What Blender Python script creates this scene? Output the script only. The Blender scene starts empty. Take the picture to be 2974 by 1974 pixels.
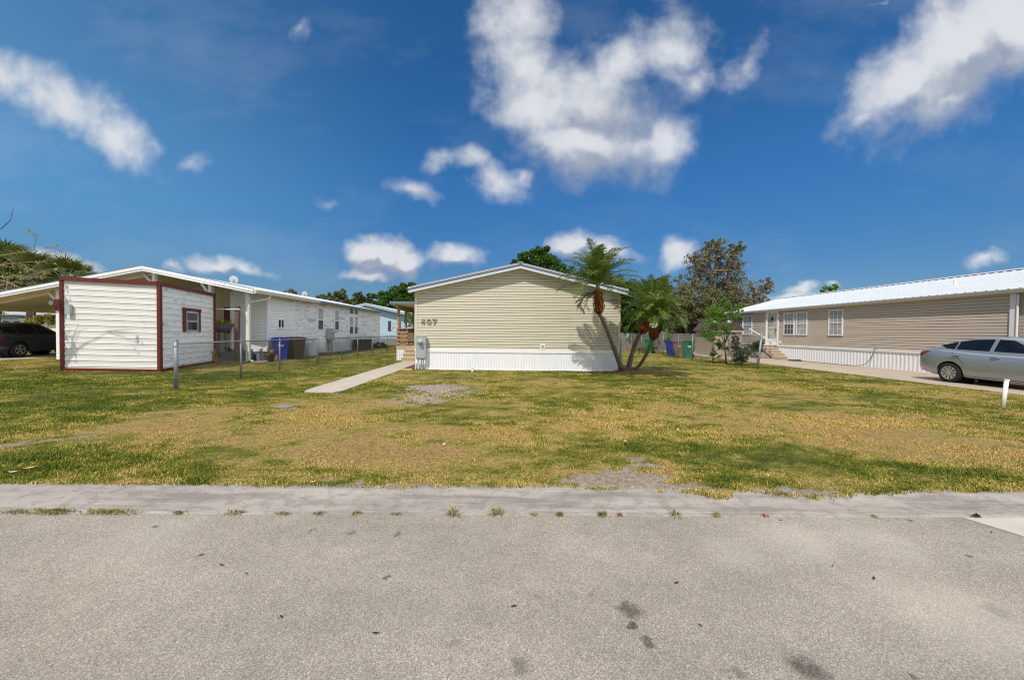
import bpy, bmesh, math, random
import numpy as np
from mathutils import Vector, Matrix
random.seed(7); RNG = np.random.default_rng(11)
PI = math.pi; R = math.radians
sc = bpy.context.scene
COL = sc.collection

# ------------------------------------------------------------------ camera
FPX = 1100.0; CAMZ = 1.5
yaw, pitch, roll = 0.0, R(1.2), R(0.6)
PU = 1464.0            # the optical axis meets the picture left of its middle (shifted lens)
cf = Vector((math.sin(yaw)*math.cos(pitch), math.cos(yaw)*math.cos(pitch), -math.sin(pitch)))
r0 = Vector((math.cos(yaw), -math.sin(yaw), 0)); u0 = r0.cross(cf)
cr = r0*math.cos(roll) + u0*math.sin(roll); cu = -r0*math.sin(roll) + u0*math.cos(roll)
cam = bpy.data.objects.new('camera', bpy.data.cameras.new('camera')); COL.objects.link(cam)
cam.matrix_world = Matrix(((cr.x, cu.x, -cf.x, 0), (cr.y, cu.y, -cf.y, 0), (cr.z, cu.z, -cf.z, CAMZ), (0, 0, 0, 1)))
cam.data.sensor_width = 36; cam.data.lens = FPX/2974*36; cam.data.shift_x = (1487-PU)/2974; cam.data.clip_end = 3000; cam.data.clip_start = 0.05
sc.camera = cam
def ray(u, v): return cf*FPX + cr*(u-PU) + cu*(987-v)
def at(u, v, Y):
    d = ray(u, v); t = Y/d.y
    return Vector((d.x*t, Y, CAMZ + d.z*t))
def gr(u, v):
    d = ray(u, v); t = -CAMZ/d.z
    return Vector((d.x*t, d.y*t, 0))

# ------------------------------------------------------------------ node helpers
class NT:
    def __init__(s, nt): s.nt = nt; s.l = nt.links
    def n(s, t, **kw):
        o = s.nt.nodes.new(t)
        for k, v in kw.items():
            if k.startswith('i_'): o.inputs[k[2:]].default_value = v
            else: setattr(o, k, v)
        return o
    def set(s, sock, v):
        if isinstance(v, bpy.types.NodeSocket): s.l.new(v, sock)
        else: sock.default_value = v
    def math(s, op, a, b=None, c=None, clamp=False):
        m = s.n('ShaderNodeMath', operation=op, use_clamp=clamp)
        s.set(m.inputs[0], a)
        if b is not None: s.set(m.inputs[1], b)
        if c is not None: s.set(m.inputs[2], c)
        return m.outputs[0]
    def vm(s, op, a, b=None, sc_=None):
        m = s.n('ShaderNodeVectorMath', operation=op); s.set(m.inputs[0], a)
        if b is not None: s.set(m.inputs[1], b)
        if sc_ is not None: s.set(m.inputs['Scale'], sc_)
        return m.outputs['Value'] if op in ('DOT_PRODUCT', 'LENGTH', 'DISTANCE') else m.outputs[0]
    def noise(s, vec, scale, detail=3, rough=.55, dist=0):
        m = s.n('ShaderNodeTexNoise'); s.set(m.inputs['Vector'], vec)
        m.inputs['Scale'].default_value = scale; m.inputs['Detail'].default_value = detail
        m.inputs['Roughness'].default_value = rough; m.inputs['Distortion'].default_value = dist
        return m.outputs['Fac']
    def mapr(s, v, a, b, c=0., d=1., smooth=False):
        m = s.n('ShaderNodeMapRange'); m.interpolation_type = 'SMOOTHSTEP' if smooth else 'LINEAR'
        s.set(m.inputs[0], v)
        for i, x in enumerate((a, b, c, d)): s.set(m.inputs[i+1], x)
        return m.outputs[0]
    def mix(s, f, a, b, blend='MIX'):
        m = s.n('ShaderNodeMix', data_type='RGBA', blend_type=blend)
        s.set(m.inputs[0], f); s.set(m.inputs[6], c4(a)); s.set(m.inputs[7], c4(b))
        return m.outputs[2]
    def ramp(s, v, stops):
        m = s.n('ShaderNodeValToRGB'); s.set(m.inputs[0], v); e = m.color_ramp.elements
        while len(e) < len(stops): e.new(0.5)
        for el, (p, c) in zip(e, stops): el.position = p; el.color = c4(c)
        return m.outputs[0]
def c4(c):
    if isinstance(c, bpy.types.NodeSocket): return c
    return tuple(c)+(1.,) if len(c) == 3 else tuple(c)
def newmat(name):
    m = bpy.data.materials.new(name); m.use_nodes = True
    t = NT(m.node_tree); b = m.node_tree.nodes['Principled BSDF']
    pos = t.n('ShaderNodeNewGeometry').outputs['Position']
    return m, t, b, pos
def M(name, col, rough=.6, metal=0., var=.1, vs=2.5, bump=0., bs=60., spec=.4, streak=None, dirt=None, coat=0.):
    m, t, b, pos = newmat(name)
    v = pos
    if streak: v = t.vm('MULTIPLY', pos, streak)
    n = t.noise(v, vs, 5, .6)
    f = t.mapr(n, .25, .75, 1-var, 1+var)
    c = t.vm('SCALE', tuple(col), sc_=f)
    if dirt:
        for dc, dsv, ds, lo, hi, amt in dirt:
            dn = t.noise(t.vm('MULTIPLY', pos, dsv), ds, 6, .65)
            c = t.mix(t.mapr(dn, lo, hi, 0, amt, True), c, dc)
    t.l.new(c, b.inputs['Base Color'])
    b.inputs['Roughness'].default_value = rough; b.inputs['Metallic'].default_value = metal
    b.inputs['Specular IOR Level'].default_value = spec
    if coat: b.inputs['Coat Weight'].default_value = coat; b.inputs['Coat Roughness'].default_value = .05
    if bump:
        bn = t.n('ShaderNodeBump'); bn.inputs['Strength'].default_value = 1; bn.inputs['Distance'].default_value = bump
        t.l.new(t.noise(pos, bs, 4, .6), bn.inputs['Height']); t.l.new(bn.outputs[0], b.inputs['Normal'])
    return m
def leafmat(name, cols, trans=.3, rough=.5, spec=.3):
    m, t, b, pos = newmat(name)
    isl = t.n('ShaderNodeNewGeometry').outputs['Random Per Island']
    n = t.noise(pos, 1.1, 3, .6)
    f = t.math('ADD', t.math('MULTIPLY', isl, .6), t.mapr(n, .3, .7, 0, .4))
    k = len(cols)
    c = t.ramp(f, [(i/(k-1), x) for i, x in enumerate(cols)])
    t.l.new(c, b.inputs['Base Color']); b.inputs['Roughness'].default_value = rough
    b.inputs['Specular IOR Level'].default_value = spec
    tr = t.n('ShaderNodeBsdfTranslucent'); t.l.new(t.mix(.5, c, (.25, .3, .03)), tr.inputs[0])
    mx = t.n('ShaderNodeMixShader'); mx.inputs[0].default_value = trans
    t.l.new(b.outputs[0], mx.inputs[1]); t.l.new(tr.outputs[0], mx.inputs[2])
    out = m.node_tree.nodes['Material Output']; t.l.new(mx.outputs[0], out.inputs[0])
    return m

# ------------------------------------------------------------------ object helpers
def tag(o, label=None, cat=None, group=None, kind=None):
    if label: o['label'] = label
    if cat: o['category'] = cat
    if group: o['group'] = group
    if kind: o['kind'] = kind
    return o
def thing(name, label, cat, loc=(0, 0, 0), rz=0, group=None):
    o = bpy.data.objects.new(name, None); COL.objects.link(o); o.empty_display_size = .2
    o.location = loc; o.rotation_euler = (0, 0, rz)
    return tag(o, label, cat, group)
def root_loc(p):
    while p.parent: p = p.parent
    return Vector(p.location)
class MB:
    def __init__(s): s.v = []; s.f = []; s.m = []
    def add(s, vs, fs, mi=0):
        o = len(s.v); s.v.extend([tuple(v) for v in vs]); s.f.extend([tuple(i+o for i in f) for f in fs]); s.m.extend([mi]*len(fs)); return s
    def box(s, x0, x1, y0, y1, z0, z1, mi=0):
        v = [(x, y, z) for z in (z0, z1) for y in (y0, y1) for x in (x0, x1)]
        return s.add(v, [(0, 2, 3, 1), (4, 5, 7, 6), (0, 1, 5, 4), (2, 6, 7, 3), (0, 4, 6, 2), (1, 3, 7, 5)], mi)
    def bar(s, a, b, w, h, up=(0, 0, 1), mi=0):
        a, b = Vector(a), Vector(b); d = (b-a).normalized(); up = Vector(up)
        sd = d.cross(up)
        if sd.length < 1e-4: sd = d.cross(Vector((1, 0, 0)))
        sd.normalize(); u = sd.cross(d)
        v = [p + sd*(i*w/2) + u*(j*h/2) for p in (a, b) for i, j in ((-1, -1), (1, -1), (1, 1), (-1, 1))]
        return s.add(v, [(0, 1, 2, 3), (7, 6, 5, 4), (0, 4, 5, 1), (1, 5, 6, 2), (2, 6, 7, 3), (3, 7, 4, 0)], mi)
    def tube(s, pts, rad, n=8, mi=0, caps=True):
        pts = [Vector(p) for p in pts]; rad = rad if hasattr(rad, '__len__') else [rad]*len(pts)
        vs = []; fs = []; ref = None
        for i, p in enumerate(pts):
            d = (pts[min(i+1, len(pts)-1)] - pts[max(i-1, 0)]).normalized()
            if ref is None: ref = Vector((0, 0, 1)) if abs(d.z) < .9 else Vector((1, 0, 0))
            a = d.cross(ref).normalized(); b = d.cross(a); ref = a.cross(d)
            for k in range(n):
                t = 2*PI*k/n; vs.append(p + (a*math.cos(t)+b*math.sin(t))*rad[i])
        for i in range(len(pts)-1):
            for k in range(n):
                k2 = (k+1) % n; fs.append((i*n+k, (i+1)*n+k, (i+1)*n+k2, i*n+k2))
        if caps: fs.append(tuple(range(n))); fs.append(tuple((len(pts)-1)*n+k for k in reversed(range(n))))
        return s.add(vs, fs, mi)
    def lathe(s, c, prof, n=20, axis='z', mi=0):
        c = Vector(c); vs = []; fs = []
        for (r, h) in prof:
            for k in range(n):
                t = 2*PI*k/n; a, b = r*math.cos(t), r*math.sin(t)
                vs.append(c + Vector({'z': (a, b, h), 'y': (a, h, b), 'x': (h, a, b)}[axis]))
        for i in range(len(prof)-1):
            for k in range(n):
                k2 = (k+1) % n; fs.append((i*n+k, i*n+k2, (i+1)*n+k2, (i+1)*n+k))
        return s.add(vs, fs, mi)
    def prism(s, poly, vec, mi=0):
        n = len(poly); a = [Vector(p) for p in poly]; b = [p+Vector(vec) for p in a]
        return s.add(a+b, [tuple(range(n))[::-1], tuple(range(n, 2*n))] + [(i, (i+1) % n, n+(i+1) % n, n+i) for i in range(n)], mi)
    def ball(s, c, r, nu=12, nv=8, sz=(1, 1, 1), mi=0):
        prof = [(r*math.sin(PI*i/nv)+1e-4, -r*math.cos(PI*i/nv)) for i in range(nv+1)]
        o = len(s.v); s.lathe((0, 0, 0), prof, nu, 'z', mi)
        for i in range(o, len(s.v)):
            x, y, z = s.v[i]; s.v[i] = (c[0]+x*sz[0], c[1]+y*sz[1], c[2]+z*sz[2])
        return s
    def build(s, name, mats, parent=None, smooth=False, local=False, bevel=0., fixn=True):
        mats = mats if isinstance(mats, (list, tuple)) else [mats]
        me = bpy.data.meshes.new(name); off = Vector((0, 0, 0))
        if parent and not local: off = root_loc(parent)
        me.from_pydata([(v[0]-off.x, v[1]-off.y, v[2]-off.z) for v in s.v], [], s.f)
        for m in mats: me.materials.append(m)
        me.polygons.foreach_set('material_index', s.m)
        if fixn:
            bm = bmesh.new(); bm.from_mesh(me); bmesh.ops.recalc_face_normals(bm, faces=bm.faces); bm.to_mesh(me); bm.free()
        if smooth: me.polygons.foreach_set('use_smooth', [True]*len(me.polygons))
        me.update()
        o = bpy.data.objects.new(name, me); COL.objects.link(o)
        if parent: o.parent = parent
        if bevel:
            b = o.modifiers.new('bevel', 'BEVEL'); b.width = bevel; b.segments = 2; b.limit_method = 'ANGLE'
        return o
def npmesh(name, V, F, mats, parent=None, attrs=None, off=None, smooth=False):
    V = np.asarray(V, np.float32); F = np.asarray(F, np.int32)
    if parent is not None and off is None: off = root_loc(parent)
    if off is not None: V = V - np.array(off, np.float32)
    me = bpy.data.meshes.new(name); k = F.shape[1]
    me.vertices.add(len(V)); me.vertices.foreach_set('co', V.ravel())
    me.loops.add(F.size); me.loops.foreach_set('vertex_index', F.ravel())
    me.polygons.add(len(F)); me.polygons.foreach_set('loop_start', np.arange(len(F), dtype=np.int32)*k)
    me.polygons.foreach_set('loop_total', np.full(len(F), k, np.int32))
    for m in (mats if isinstance(mats, (list, tuple)) else [mats]): me.materials.append(m)
    if smooth: me.polygons.foreach_set('use_smooth', np.ones(len(F), bool))
    for an, av in (attrs or {}).items():
        a = me.attributes.new(an, 'FLOAT', 'POINT'); a.data.foreach_set('value', np.asarray(av, np.float32))
    me.update(calc_edges=True); me.validate()
    o = bpy.data.objects.new(name, me); COL.objects.link(o)
    if parent is not None: o.parent = parent
    return o
def copy_tree(o, parent=None):
    c = o.copy(); COL.objects.link(c)
    if parent is not None: c.parent = parent
    for ch in list(o.children): copy_tree(ch, c)
    return c

# numpy value noise
def vnoise(x, y, seed=0):
    xi = np.floor(x).astype(np.int64); yi = np.floor(y).astype(np.int64); xf = x-xi; yf = y-yi
    def h(a, b):
        n = (a*374761393 + b*668265263 + seed*974711) & 0xffffffff
        n = ((n ^ (n >> 13))*1274126177) & 0xffffffff
        return ((n ^ (n >> 16)) & 0xffff)/65535.
    u = xf*xf*(3-2*xf); w = yf*yf*(3-2*yf)
    return (h(xi, yi)*(1-u)+h(xi+1, yi)*u)*(1-w) + (h(xi, yi+1)*(1-u)+h(xi+1, yi+1)*u)*w
def fbm(x, y, seed=0, oct=4, gain=.5):
    s = 0; a = 1; t = 0
    for i in range(oct):
        s = s + a*vnoise(x*2**i+i*17.3, y*2**i-i*9.1, seed+i); t += a; a *= gain
    return s/t

# ------------------------------------------------------------------ world, sun
SUN = Vector((-.55, -1.0, 1.66)).normalized()
el = math.asin(SUN.z); az = math.atan2(SUN.x, SUN.y)
w = bpy.data.worlds.new('World'); sc.world = w; w.use_nodes = True
t = NT(w.node_tree); bg = w.node_tree.nodes['Background']
sky = t.n('ShaderNodeTexSky', sky_type='NISHITA', sun_disc=False, sun_elevation=el, sun_rotation=az, altitude=1200, air_density=1.0, dust_density=.1, ozone_density=3.0)

dirv = t.n('ShaderNodeTexCoord').outputs['Generated']
sx = t.n('ShaderNodeSeparateXYZ'); t.l.new(dirv, sx.inputs[0])
hi = t.mapr(sx.outputs[2], .0, .42, 0, 1, True)
lft = t.math('MULTIPLY', t.mapr(sx.outputs[0], -.15, -.85, 0, 1, True), hi)
tint = t.mix(hi, (.25, .345, .42), (.235, .61, .86))          # deep blue half of the sky, away from the sun
tint = t.mix(lft, tint, (.60, .95, .98))
skyc = t.vm('MULTIPLY', sky.outputs[0], tint)
# overhead and behind the viewer: unseen bright broken cloud added as fill light
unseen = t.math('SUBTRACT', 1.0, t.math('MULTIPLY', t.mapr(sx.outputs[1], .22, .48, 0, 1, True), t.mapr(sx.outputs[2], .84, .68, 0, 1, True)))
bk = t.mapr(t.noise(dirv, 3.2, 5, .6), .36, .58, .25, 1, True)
fill_sky = t.mix(bk, t.vm('MULTIPLY', sky.outputs[0], (.8, .95, 1.0)), (5.4, 5.5, 5.65))
fill_sky = t.vm('SCALE', fill_sky, sc_=t.mapr(sx.outputs[0], -.6, .7, .5, 2.1, True))      # the added fill is stronger from the right, for shaded walls at left
skyc = t.mix(unseen, skyc, fill_sky)
yy = t.math('MAXIMUM', sx.outputs[1], .08)
cx = t.n('ShaderNodeCombineXYZ'); t.l.new(t.math('DIVIDE', sx.outputs[0], yy), cx.inputs[0]); t.l.new(t.math('DIVIDE', sx.outputs[2], yy), cx.inputs[1])
p = cx.outputs[0]
n_lo = t.n('ShaderNodeTexNoise'); t.l.new(p, n_lo.inputs['Vector']); n_lo.inputs['Scale'].default_value = 5; n_lo.inputs['Detail'].default_value = 4
wv = t.vm('SCALE', t.vm('SUBTRACT', n_lo.outputs['Color'], (.5, .5, .5)), sc_=.10)
n_md = t.n('ShaderNodeTexNoise'); t.l.new(p, n_md.inputs['Vector']); n_md.inputs['Scale'].default_value = 22; n_md.inputs['Detail'].default_value = 6
wv2 = t.vm('SCALE', t.vm('SUBTRACT', n_md.outputs['Color'], (.5, .5, .5)), sc_=.035)
pw = t.vm('MULTIPLY', t.vm('ADD', t.vm('ADD', p, wv), wv2), (1, 1, 0))
CLOUDS = [ # u, v, ru, rv, angle, density
 (1500, 60, 115, 120, 10, 1), (1510, 210, 120, 140, 0, .95), (1570, 310, 170, 110, 20, 1.1), (1720, 420, 230, 105, 8, 1.25), (1800, 190, 150, 95, -30, .9), (1950, 130, 125, 90, -45, .9),
 (1930, 410, 90, 75, -35, .9), (1690, 230, 150, 90, 0, .8), (2000, 240, 60, 80, 20, .55), (2160, 185, 80, 48, -35, .5),
 (1700, 310, 240, 170, 0, 1.0), (2800, 180, 330, 140, -32, 1.15), (2620, 235, 210, 105, -38, 1.1), (2790, 150, 240, 150, -32, 1.4), (2930, 60, 190, 170, -30, 1.4), (2520, 350, 95, 38, -25, .75), (2760, 290, 170, 60, -22, .9),
 (40, 225, 130, 70, 25, .8), (190, 300, 200, 92, 28, .95), (330, 385, 170, 72, 32, .75), (440, 420, 70, 32, 25, .5), (565, 478, 42, 26, -20, .55),
 (1290, 455, 55, 32, -10, .6), (1370, 470, 80, 38, 25, .72), (1450, 535, 85, 45, 15, .85), (1515, 520, 32, 48, 30, .75), (1190, 548, 75, 34, 12, .72), (975, 608, 38, 26, 30, .5),
 (1070, 735, 75, 42, 0, 1.15), (1130, 745, 75, 40, 10, 1.1), (1175, 765, 60, 34, 0, 1.0), (1090, 795, 110, 26, 0, .8), (1320, 750, 75, 34, 5, 1.1),
 (640, 765, 90, 34, 5, .75), (720, 775, 80, 26, 8, .65), (1655, 715, 62, 42, -10, 1.15), (1750, 735, 110, 36, 5, .9), (1970, 735, 52, 46, -40, 1.0),
 (210, 772, 100, 34, 8, 1.0), (2335, 838, 55, 17, 0, .8), (2310, 858, 70, 14, 0, .8), (2425, 842, 26, 12, 0, .6), (2868, 735, 55, 22, -10, .55), (870, 90, 26, 50, 15, .42), (505, 775, 45, 20, 0, .5), (2560, 10, 40, 14, 0, .5)]
def cloud_field(vec, clouds):
    field = None
    for (u, v, ru, rv, an, de) in clouds:
        d = ray(u, v)
        mp = t.n('ShaderNodeMapping', vector_type='TEXTURE')
        mp.inputs['Location'].default_value = (d.x/d.y, d.z/d.y, 0); mp.inputs['Rotation'].default_value = (0, 0, -R(an)); mp.inputs['Scale'].default_value = (ru*1.42/FPX, rv*1.42/FPX, 1)
        t.l.new(vec, mp.inputs['Vector'])
        q = t.math('MULTIPLY', t.math('SUBTRACT', 1.0, t.vm('LENGTH', mp.outputs[0])), de)
        field = q if field is None else t.math('SMOOTH_MAX', field, q, .12)
    return field
field = cloud_field(pw, CLOUDS)
field_up = cloud_field(t.vm('ADD', pw, (-.014, .032, 0)), [c for c in CLOUDS if c[2] > 220 or (c[1] > 700 and c[2] > 55 and c[0] < 2000)])      # a little nearer the sun: thicker there means this side is shaded
n1 = t.noise(p, 8.5, 10, .58, .15)
n2 = t.noise(t.vm('ADD', p, (3.1, 7.7, .4)), 4.2, 6, .55)
dens = t.math('ADD', field, t.math('MULTIPLY', t.math('SUBTRACT', n1, .5), 1.3))
alpha = t.mapr(dens, .04, t.mapr(sx.outputs[2], .12, .35, .74, 1.0), 0, 1, True)
alpha = t.math('MULTIPLY', alpha, t.math('GREATER_THAN', sx.outputs[1], .1))
thin = t.math('MULTIPLY', t.mapr(t.noise(t.vm('MULTIPLY', p, (1, 2.2, 1)), 1.6, 5, .6), .5, .8, 0, .16), 1.0)   # faint high veil
alpha2 = t.math('MAXIMUM', alpha, thin)
na = t.noise(p, 7.0, 5, .5); n1b = t.noise(t.vm('ADD', p, (-.014, .030, 0)), 7.0, 5, .5)
relief = t.math('MULTIPLY', t.math('SUBTRACT', na, n1b), 1.3)
shade = t.mapr(t.math('ADD', t.math('ADD', t.math('MULTIPLY', n2, .8), relief), t.math('MULTIPLY', t.math('MAXIMUM', t.math('MINIMUM', t.math('SUBTRACT', field, field_up), .25), -.35), 1.5)), .08, .80, 0, 1, True)
CL_HI, CL_LO = (5.5, 5.6, 5.8), (2.6, 2.9, 3.6)
cc = t.mix(shade, CL_LO, CL_HI)
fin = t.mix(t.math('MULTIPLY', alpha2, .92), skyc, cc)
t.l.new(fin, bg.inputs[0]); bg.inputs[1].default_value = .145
sl = bpy.data.lights.new('sun', 'SUN'); sl.energy = 4.3; sl.angle = R(.5); sl.color = (1, .945, .87)
so = bpy.data.objects.new('sun', sl); COL.objects.link(so); so.rotation_euler = SUN.to_track_quat('Z', 'Y').to_euler(); so.location = SUN*60
sc.view_settings.view_transform = 'Standard'; sc.view_settings.look = 'None'; sc.view_settings.gamma = 1; sc.view_settings.exposure = -.05
sc.cycles.use_denoising = True; sc.cycles.denoiser = 'OPENIMAGEDENOISE'; sc.cycles.denoising_input_passes = 'RGB_ALBEDO_NORMAL'; sc.cycles.denoising_prefilter = 'NONE'; sc.cycles.filter_width = 1.2
sc.cycles.max_bounces = 6; sc.cycles.diffuse_bounces = 3; sc.cycles.glossy_bounces = 3; sc.cycles.transparent_max_bounces = 6
sc.cycles.caustics_reflective = False; sc.cycles.caustics_refractive = False
# ------------------------------------------------------------------ materials
VINYL = M('beige_vinyl', (.545, .502, .385), .55, var=.05, vs=1.2, streak=(.4, .4, 3), dirt=[((.34, .31, .23), (1, 1, .25), 1.5, .56, .8, .25)])
TRIM_BEIGE = M('beige_trim', (.56, .52, .41), .5, var=.04)
WHITE = M('white_paint', (.80, .80, .80), .45, var=.04, vs=3)
SKIRT = M('white_skirting', (.80, .80, .82), .5, var=.05, vs=3, streak=(2, 2, .4), dirt=[((.5, .47, .42), (1, 1, 3), 3, .62, .85, .35)])
ALUM = M('grey_metal_fascia', (.17, .205, .235), .42, .15, var=.08, vs=2)
WROOF = M('white_metal_roof', (.50, .53, .57), .4, var=.04, vs=1.5)
SOFFIT = M('soffit', (.62, .58, .48), .6, var=.05)
GREYBOX = M('grey_enamel', (.33, .37, .37), .45, var=.06, vs=5)
CONDUIT = M('grey_conduit', (.55, .56, .55), .5, var=.08, vs=8)
GLASSDOME = M('meter_glass', (.45, .46, .42), .12, var=.1, vs=20, spec=.8)
BLACK = M('black_plastic', (.012, .012, .013), .5, var=.1)
COPPER = M('tan_numerals', (.33, .225, .165), .45, .2, var=.1, vs=20)
GALV = M('galvanised_steel', (.24, .26, .28), .5, .35, var=.2, vs=8)
WIRE = M('galvanised_wire', (.12, .128, .135), .5, .3, var=.2, vs=8)
TIMBER = M('treated_timber', (.33, .23, .135), .7, var=.2, vs=4, streak=(3, 3, 1), bump=.002)
TIMBER2 = M('pale_timber_step', (.46, .355, .23), .7, var=.15, vs=3, streak=(1, 6, 6), bump=.002)
OLDWOOD = M('weathered_boards', (.20, .17, .145), .85, var=.35, vs=3, streak=(4, 4, .6), bump=.004, dirt=[((.05, .045, .05), (1, 1, 1), 1.2, .5, .7, .8)])
POSTWOOD = M('brown_post', (.13, .085, .055), .8, var=.3, vs=5, streak=(3, 3, .4), bump=.003)
MULCH = M('red_mulch', (.14, .05, .03), .95, var=.5, vs=25, bump=.02, bs=45)
EDGING = M('orange_edging', (.55, .36, .16), .7, var=.15)
REDTRIM = M('oxblood_trim', (.125, .020, .014), .5, var=.15, vs=4)
SHEDWHITE = M('ribbed_shed_metal', (.70, .685, .645), .5, var=.06, vs=2, streak=(.6, .6, 4), dirt=[((.42, .40, .35), (1, 1, .3), 2.2, .56, .78, .3)])
SHEDSTAIN = M('ribbed_shed_metal_mildew', (.80, .81, .79), .5, var=.07, vs=2, streak=(.6, .6, 4), dirt=[((.22, .22, .2), (2, 2, .4), 1.3, .54, .78, .35), ((.07, .065, .06), (.7, .7, 3.5), 3.4, .56, .70, .8)])
LHWHITE = M('white_lap_siding', (.84, .83, .80), .5, var=.05, vs=2, dirt=[((.42, .35, .25), (1, 1, 1), 1.1, .6, .8, .35)])
LHSTAIN = M('mildewed_lap_siding', (.84, .83, .80), .55, var=.08, vs=2, dirt=[((.26, .24, .18), (.35, .35, 2.6), 1.7, .5, .68, .55), ((.10, .10, .07), (.9, .9, 3.0), 3.2, .56, .72, .7)])
LHSKIRT = M('white_block_skirting', (.62, .64, .64), .8, var=.15, vs=2, dirt=[((.2, .2, .17), (1, 1, 2), 2, .55, .75, .6)], bump=.003)
CREAM = M('cream_soffit', (.74, .66, .50), .6, var=.08, vs=1.5)
TAUPE = M('taupe_vinyl', (.56, .48, .395), .55, var=.05, vs=1.3, streak=(.4, .4, 3))
TAUPE_TRIM = M('taupe_gutter', (.48, .44, .36), .5, var=.05)
BLUEWALL = M('pale_blue_siding', (.40, .56, .66), .6, var=.05)
BLUEGREY = M('blue_grey_trim', (.33, .40, .46), .6, var=.05)
CHARSHUT = M('charcoal_shutter', (.055, .06, .075), .6, var=.1)
BLOCK = M('grey_block_wall', (.33, .33, .33), .9, var=.25, vs=3, bump=.004)
BRICK = M('red_brick', (.30, .12, .09), .85, var=.35, vs=9, bump=.004)
SHINGLE = M('brown_shingles', (.075, .055, .05), .9, var=.3, vs=12, bump=.004)
SHEDTAN = M('tan_shed_panel', (.46, .38, .31), .7, var=.06)
def glassm(name, col, rough=.06):
    m, t, b, pos = newmat(name)
    n = t.noise(t.vm('MULTIPLY', pos, (1, 1, .7)), 2.2, 3)
    t.l.new(t.vm('SCALE', tuple(col), sc_=t.mapr(n, .3, .7, .6, 1.4)), b.inputs['Base Color'])
    b.inputs['Roughness'].default_value = rough; b.inputs['Specular IOR Level'].default_value = .55
    return m
GLASS = glassm('dark_window_glass', (.02, .025, .03))
GLASSPALE = glassm('pale_window_glass', (.36, .38, .39), .4)  # pale grey, slightly mottled panes with a rough surface
SCREEN = M('grey_window_screen', (.10, .10, .105), .8, var=.15)
CARGLASS = glassm('tinted_car_glass', (.006, .008, .010), .03)
SILVER = M('silver_car_paint', (.38, .41, .44), .32, .6, var=.02, spec=.5, coat=.7)
DARKGREY = M('charcoal_car_paint', (.05, .06, .078), .3, .5, var=.02, spec=.5, coat=.8)
TYRE = M('tyre_rubber', (.016, .016, .016), .85, var=.2, vs=12)
RIM = M('alloy_rim', (.60, .60, .60), .3, .75, var=.06)
REDLENS = M('red_tail_lens', (.28, .012, .016), .15, var=.1, spec=.7)
BIN_N = M('navy_bin_plastic', (.010, .028, .30), .42, var=.06)
BIN_G = M('green_bin_plastic', (.006, .19, .075), .45, var=.06)
BIN_B = M('blue_bin_plastic', (.010, .06, .46), .42, var=.06)
BIN_T = M('tan_bin_plastic', (.32, .19, .115), .5, var=.08)
BIN_BR = M('brown_bin_plastic', (.10, .06, .032), .5, var=.1)
TERRA = M('terracotta', (.28, .12, .07), .8, var=.15, vs=8)
STONEPOT = M('stone_planter', (.16, .155, .15), .9, var=.3, vs=9, bump=.005)
PVC = M('white_pvc', (.82, .81, .78), .4, var=.05, vs=6)
HOSE = M('green_hose', (.03, .12, .08), .5, var=.1)
BARK = M('grey_bark', (.13, .105, .085), .9, var=.35, vs=7, streak=(1, 1, .3), bump=.015, bs=18)
PALMBARK = M('palm_bark', (.17, .145, .12), .9, var=.75, vs=9, streak=(.35, .35, 3), bump=.012, bs=30)
BOOTS = leafmat('rusty_palm_boots', [(.035, .012, .006), (.13, .036, .010), (.30, .09, .022), (.08, .024, .010)], .0, .85, .2)
DEADWOOD = M('pale_dead_twigs', (.30, .24, .17), .9, var=.25, vs=9)
PALMLEAF = leafmat('palm_leaflets', [(.026, .062, .007), (.080, .142, .016), (.21, .265, .05)], .28, .3, .5)
PALMSTEM = M('palm_rachis', (.17, .21, .06), .5, var=.15)
DKLEAF = leafmat('dark_green_leaves', [(.014, .040, .006), (.036, .088, .012), (.075, .15, .022)], .22, .6, .15)
OLLEAF = leafmat('olive_leaves', [(.030, .042, .012), (.065, .082, .022), (.13, .145, .045)], .22, .6, .15)
BRLEAF = leafmat('brown_olive_leaves', [(.060, .064, .026), (.125, .125, .055), (.21, .195, .11), (.09, .125, .034)], .2, .7, .1)
GYLEAF = leafmat('dry_grey_leaves', [(.13, .10, .065), (.20, .165, .11), (.25, .21, .15)], .15)
LIMELEAF = leafmat('bright_green_leaves', [(.06, .15, .012), (.12, .25, .02), (.20, .34, .035)], .35)
YELLEAF = leafmat('yellow_leaves', [(.16, .19, .02), (.42, .36, .03), (.55, .42, .05)], .35)
CROTON = leafmat('croton_leaves', [(.25, .06, .02), (.40, .16, .03), (.12, .16, .03)], .25)
GREYLEAF = leafmat('grey_green_leaves', [(.07, .085, .04), (.13, .15, .075), (.21, .22, .12)], .25, .7, .1)
FANLEAF = leafmat('fan_palm_leaves', [(.035, .055, .012), (.085, .11, .025), (.18, .19, .05)], .2, .6, .2)
DEADLEAF = leafmat('dead_leaf', [(.20, .06, .03), (.14, .06, .03), (.30, .14, .06)], .1)
DARKLEAF = M('dark_leaf_litter', (.02, .02, .018), .8, var=.3, vs=30)
PALELEAF = M('yellow_fallen_leaf', (.55, .33, .10), .7, var=.2, vs=30)
CARD = M('white_scrap', (.75, .75, .75), .7, var=.05)
LATTICE = M('white_lattice_house', (.70, .70, .70), .7, var=.15, vs=3)

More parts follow.
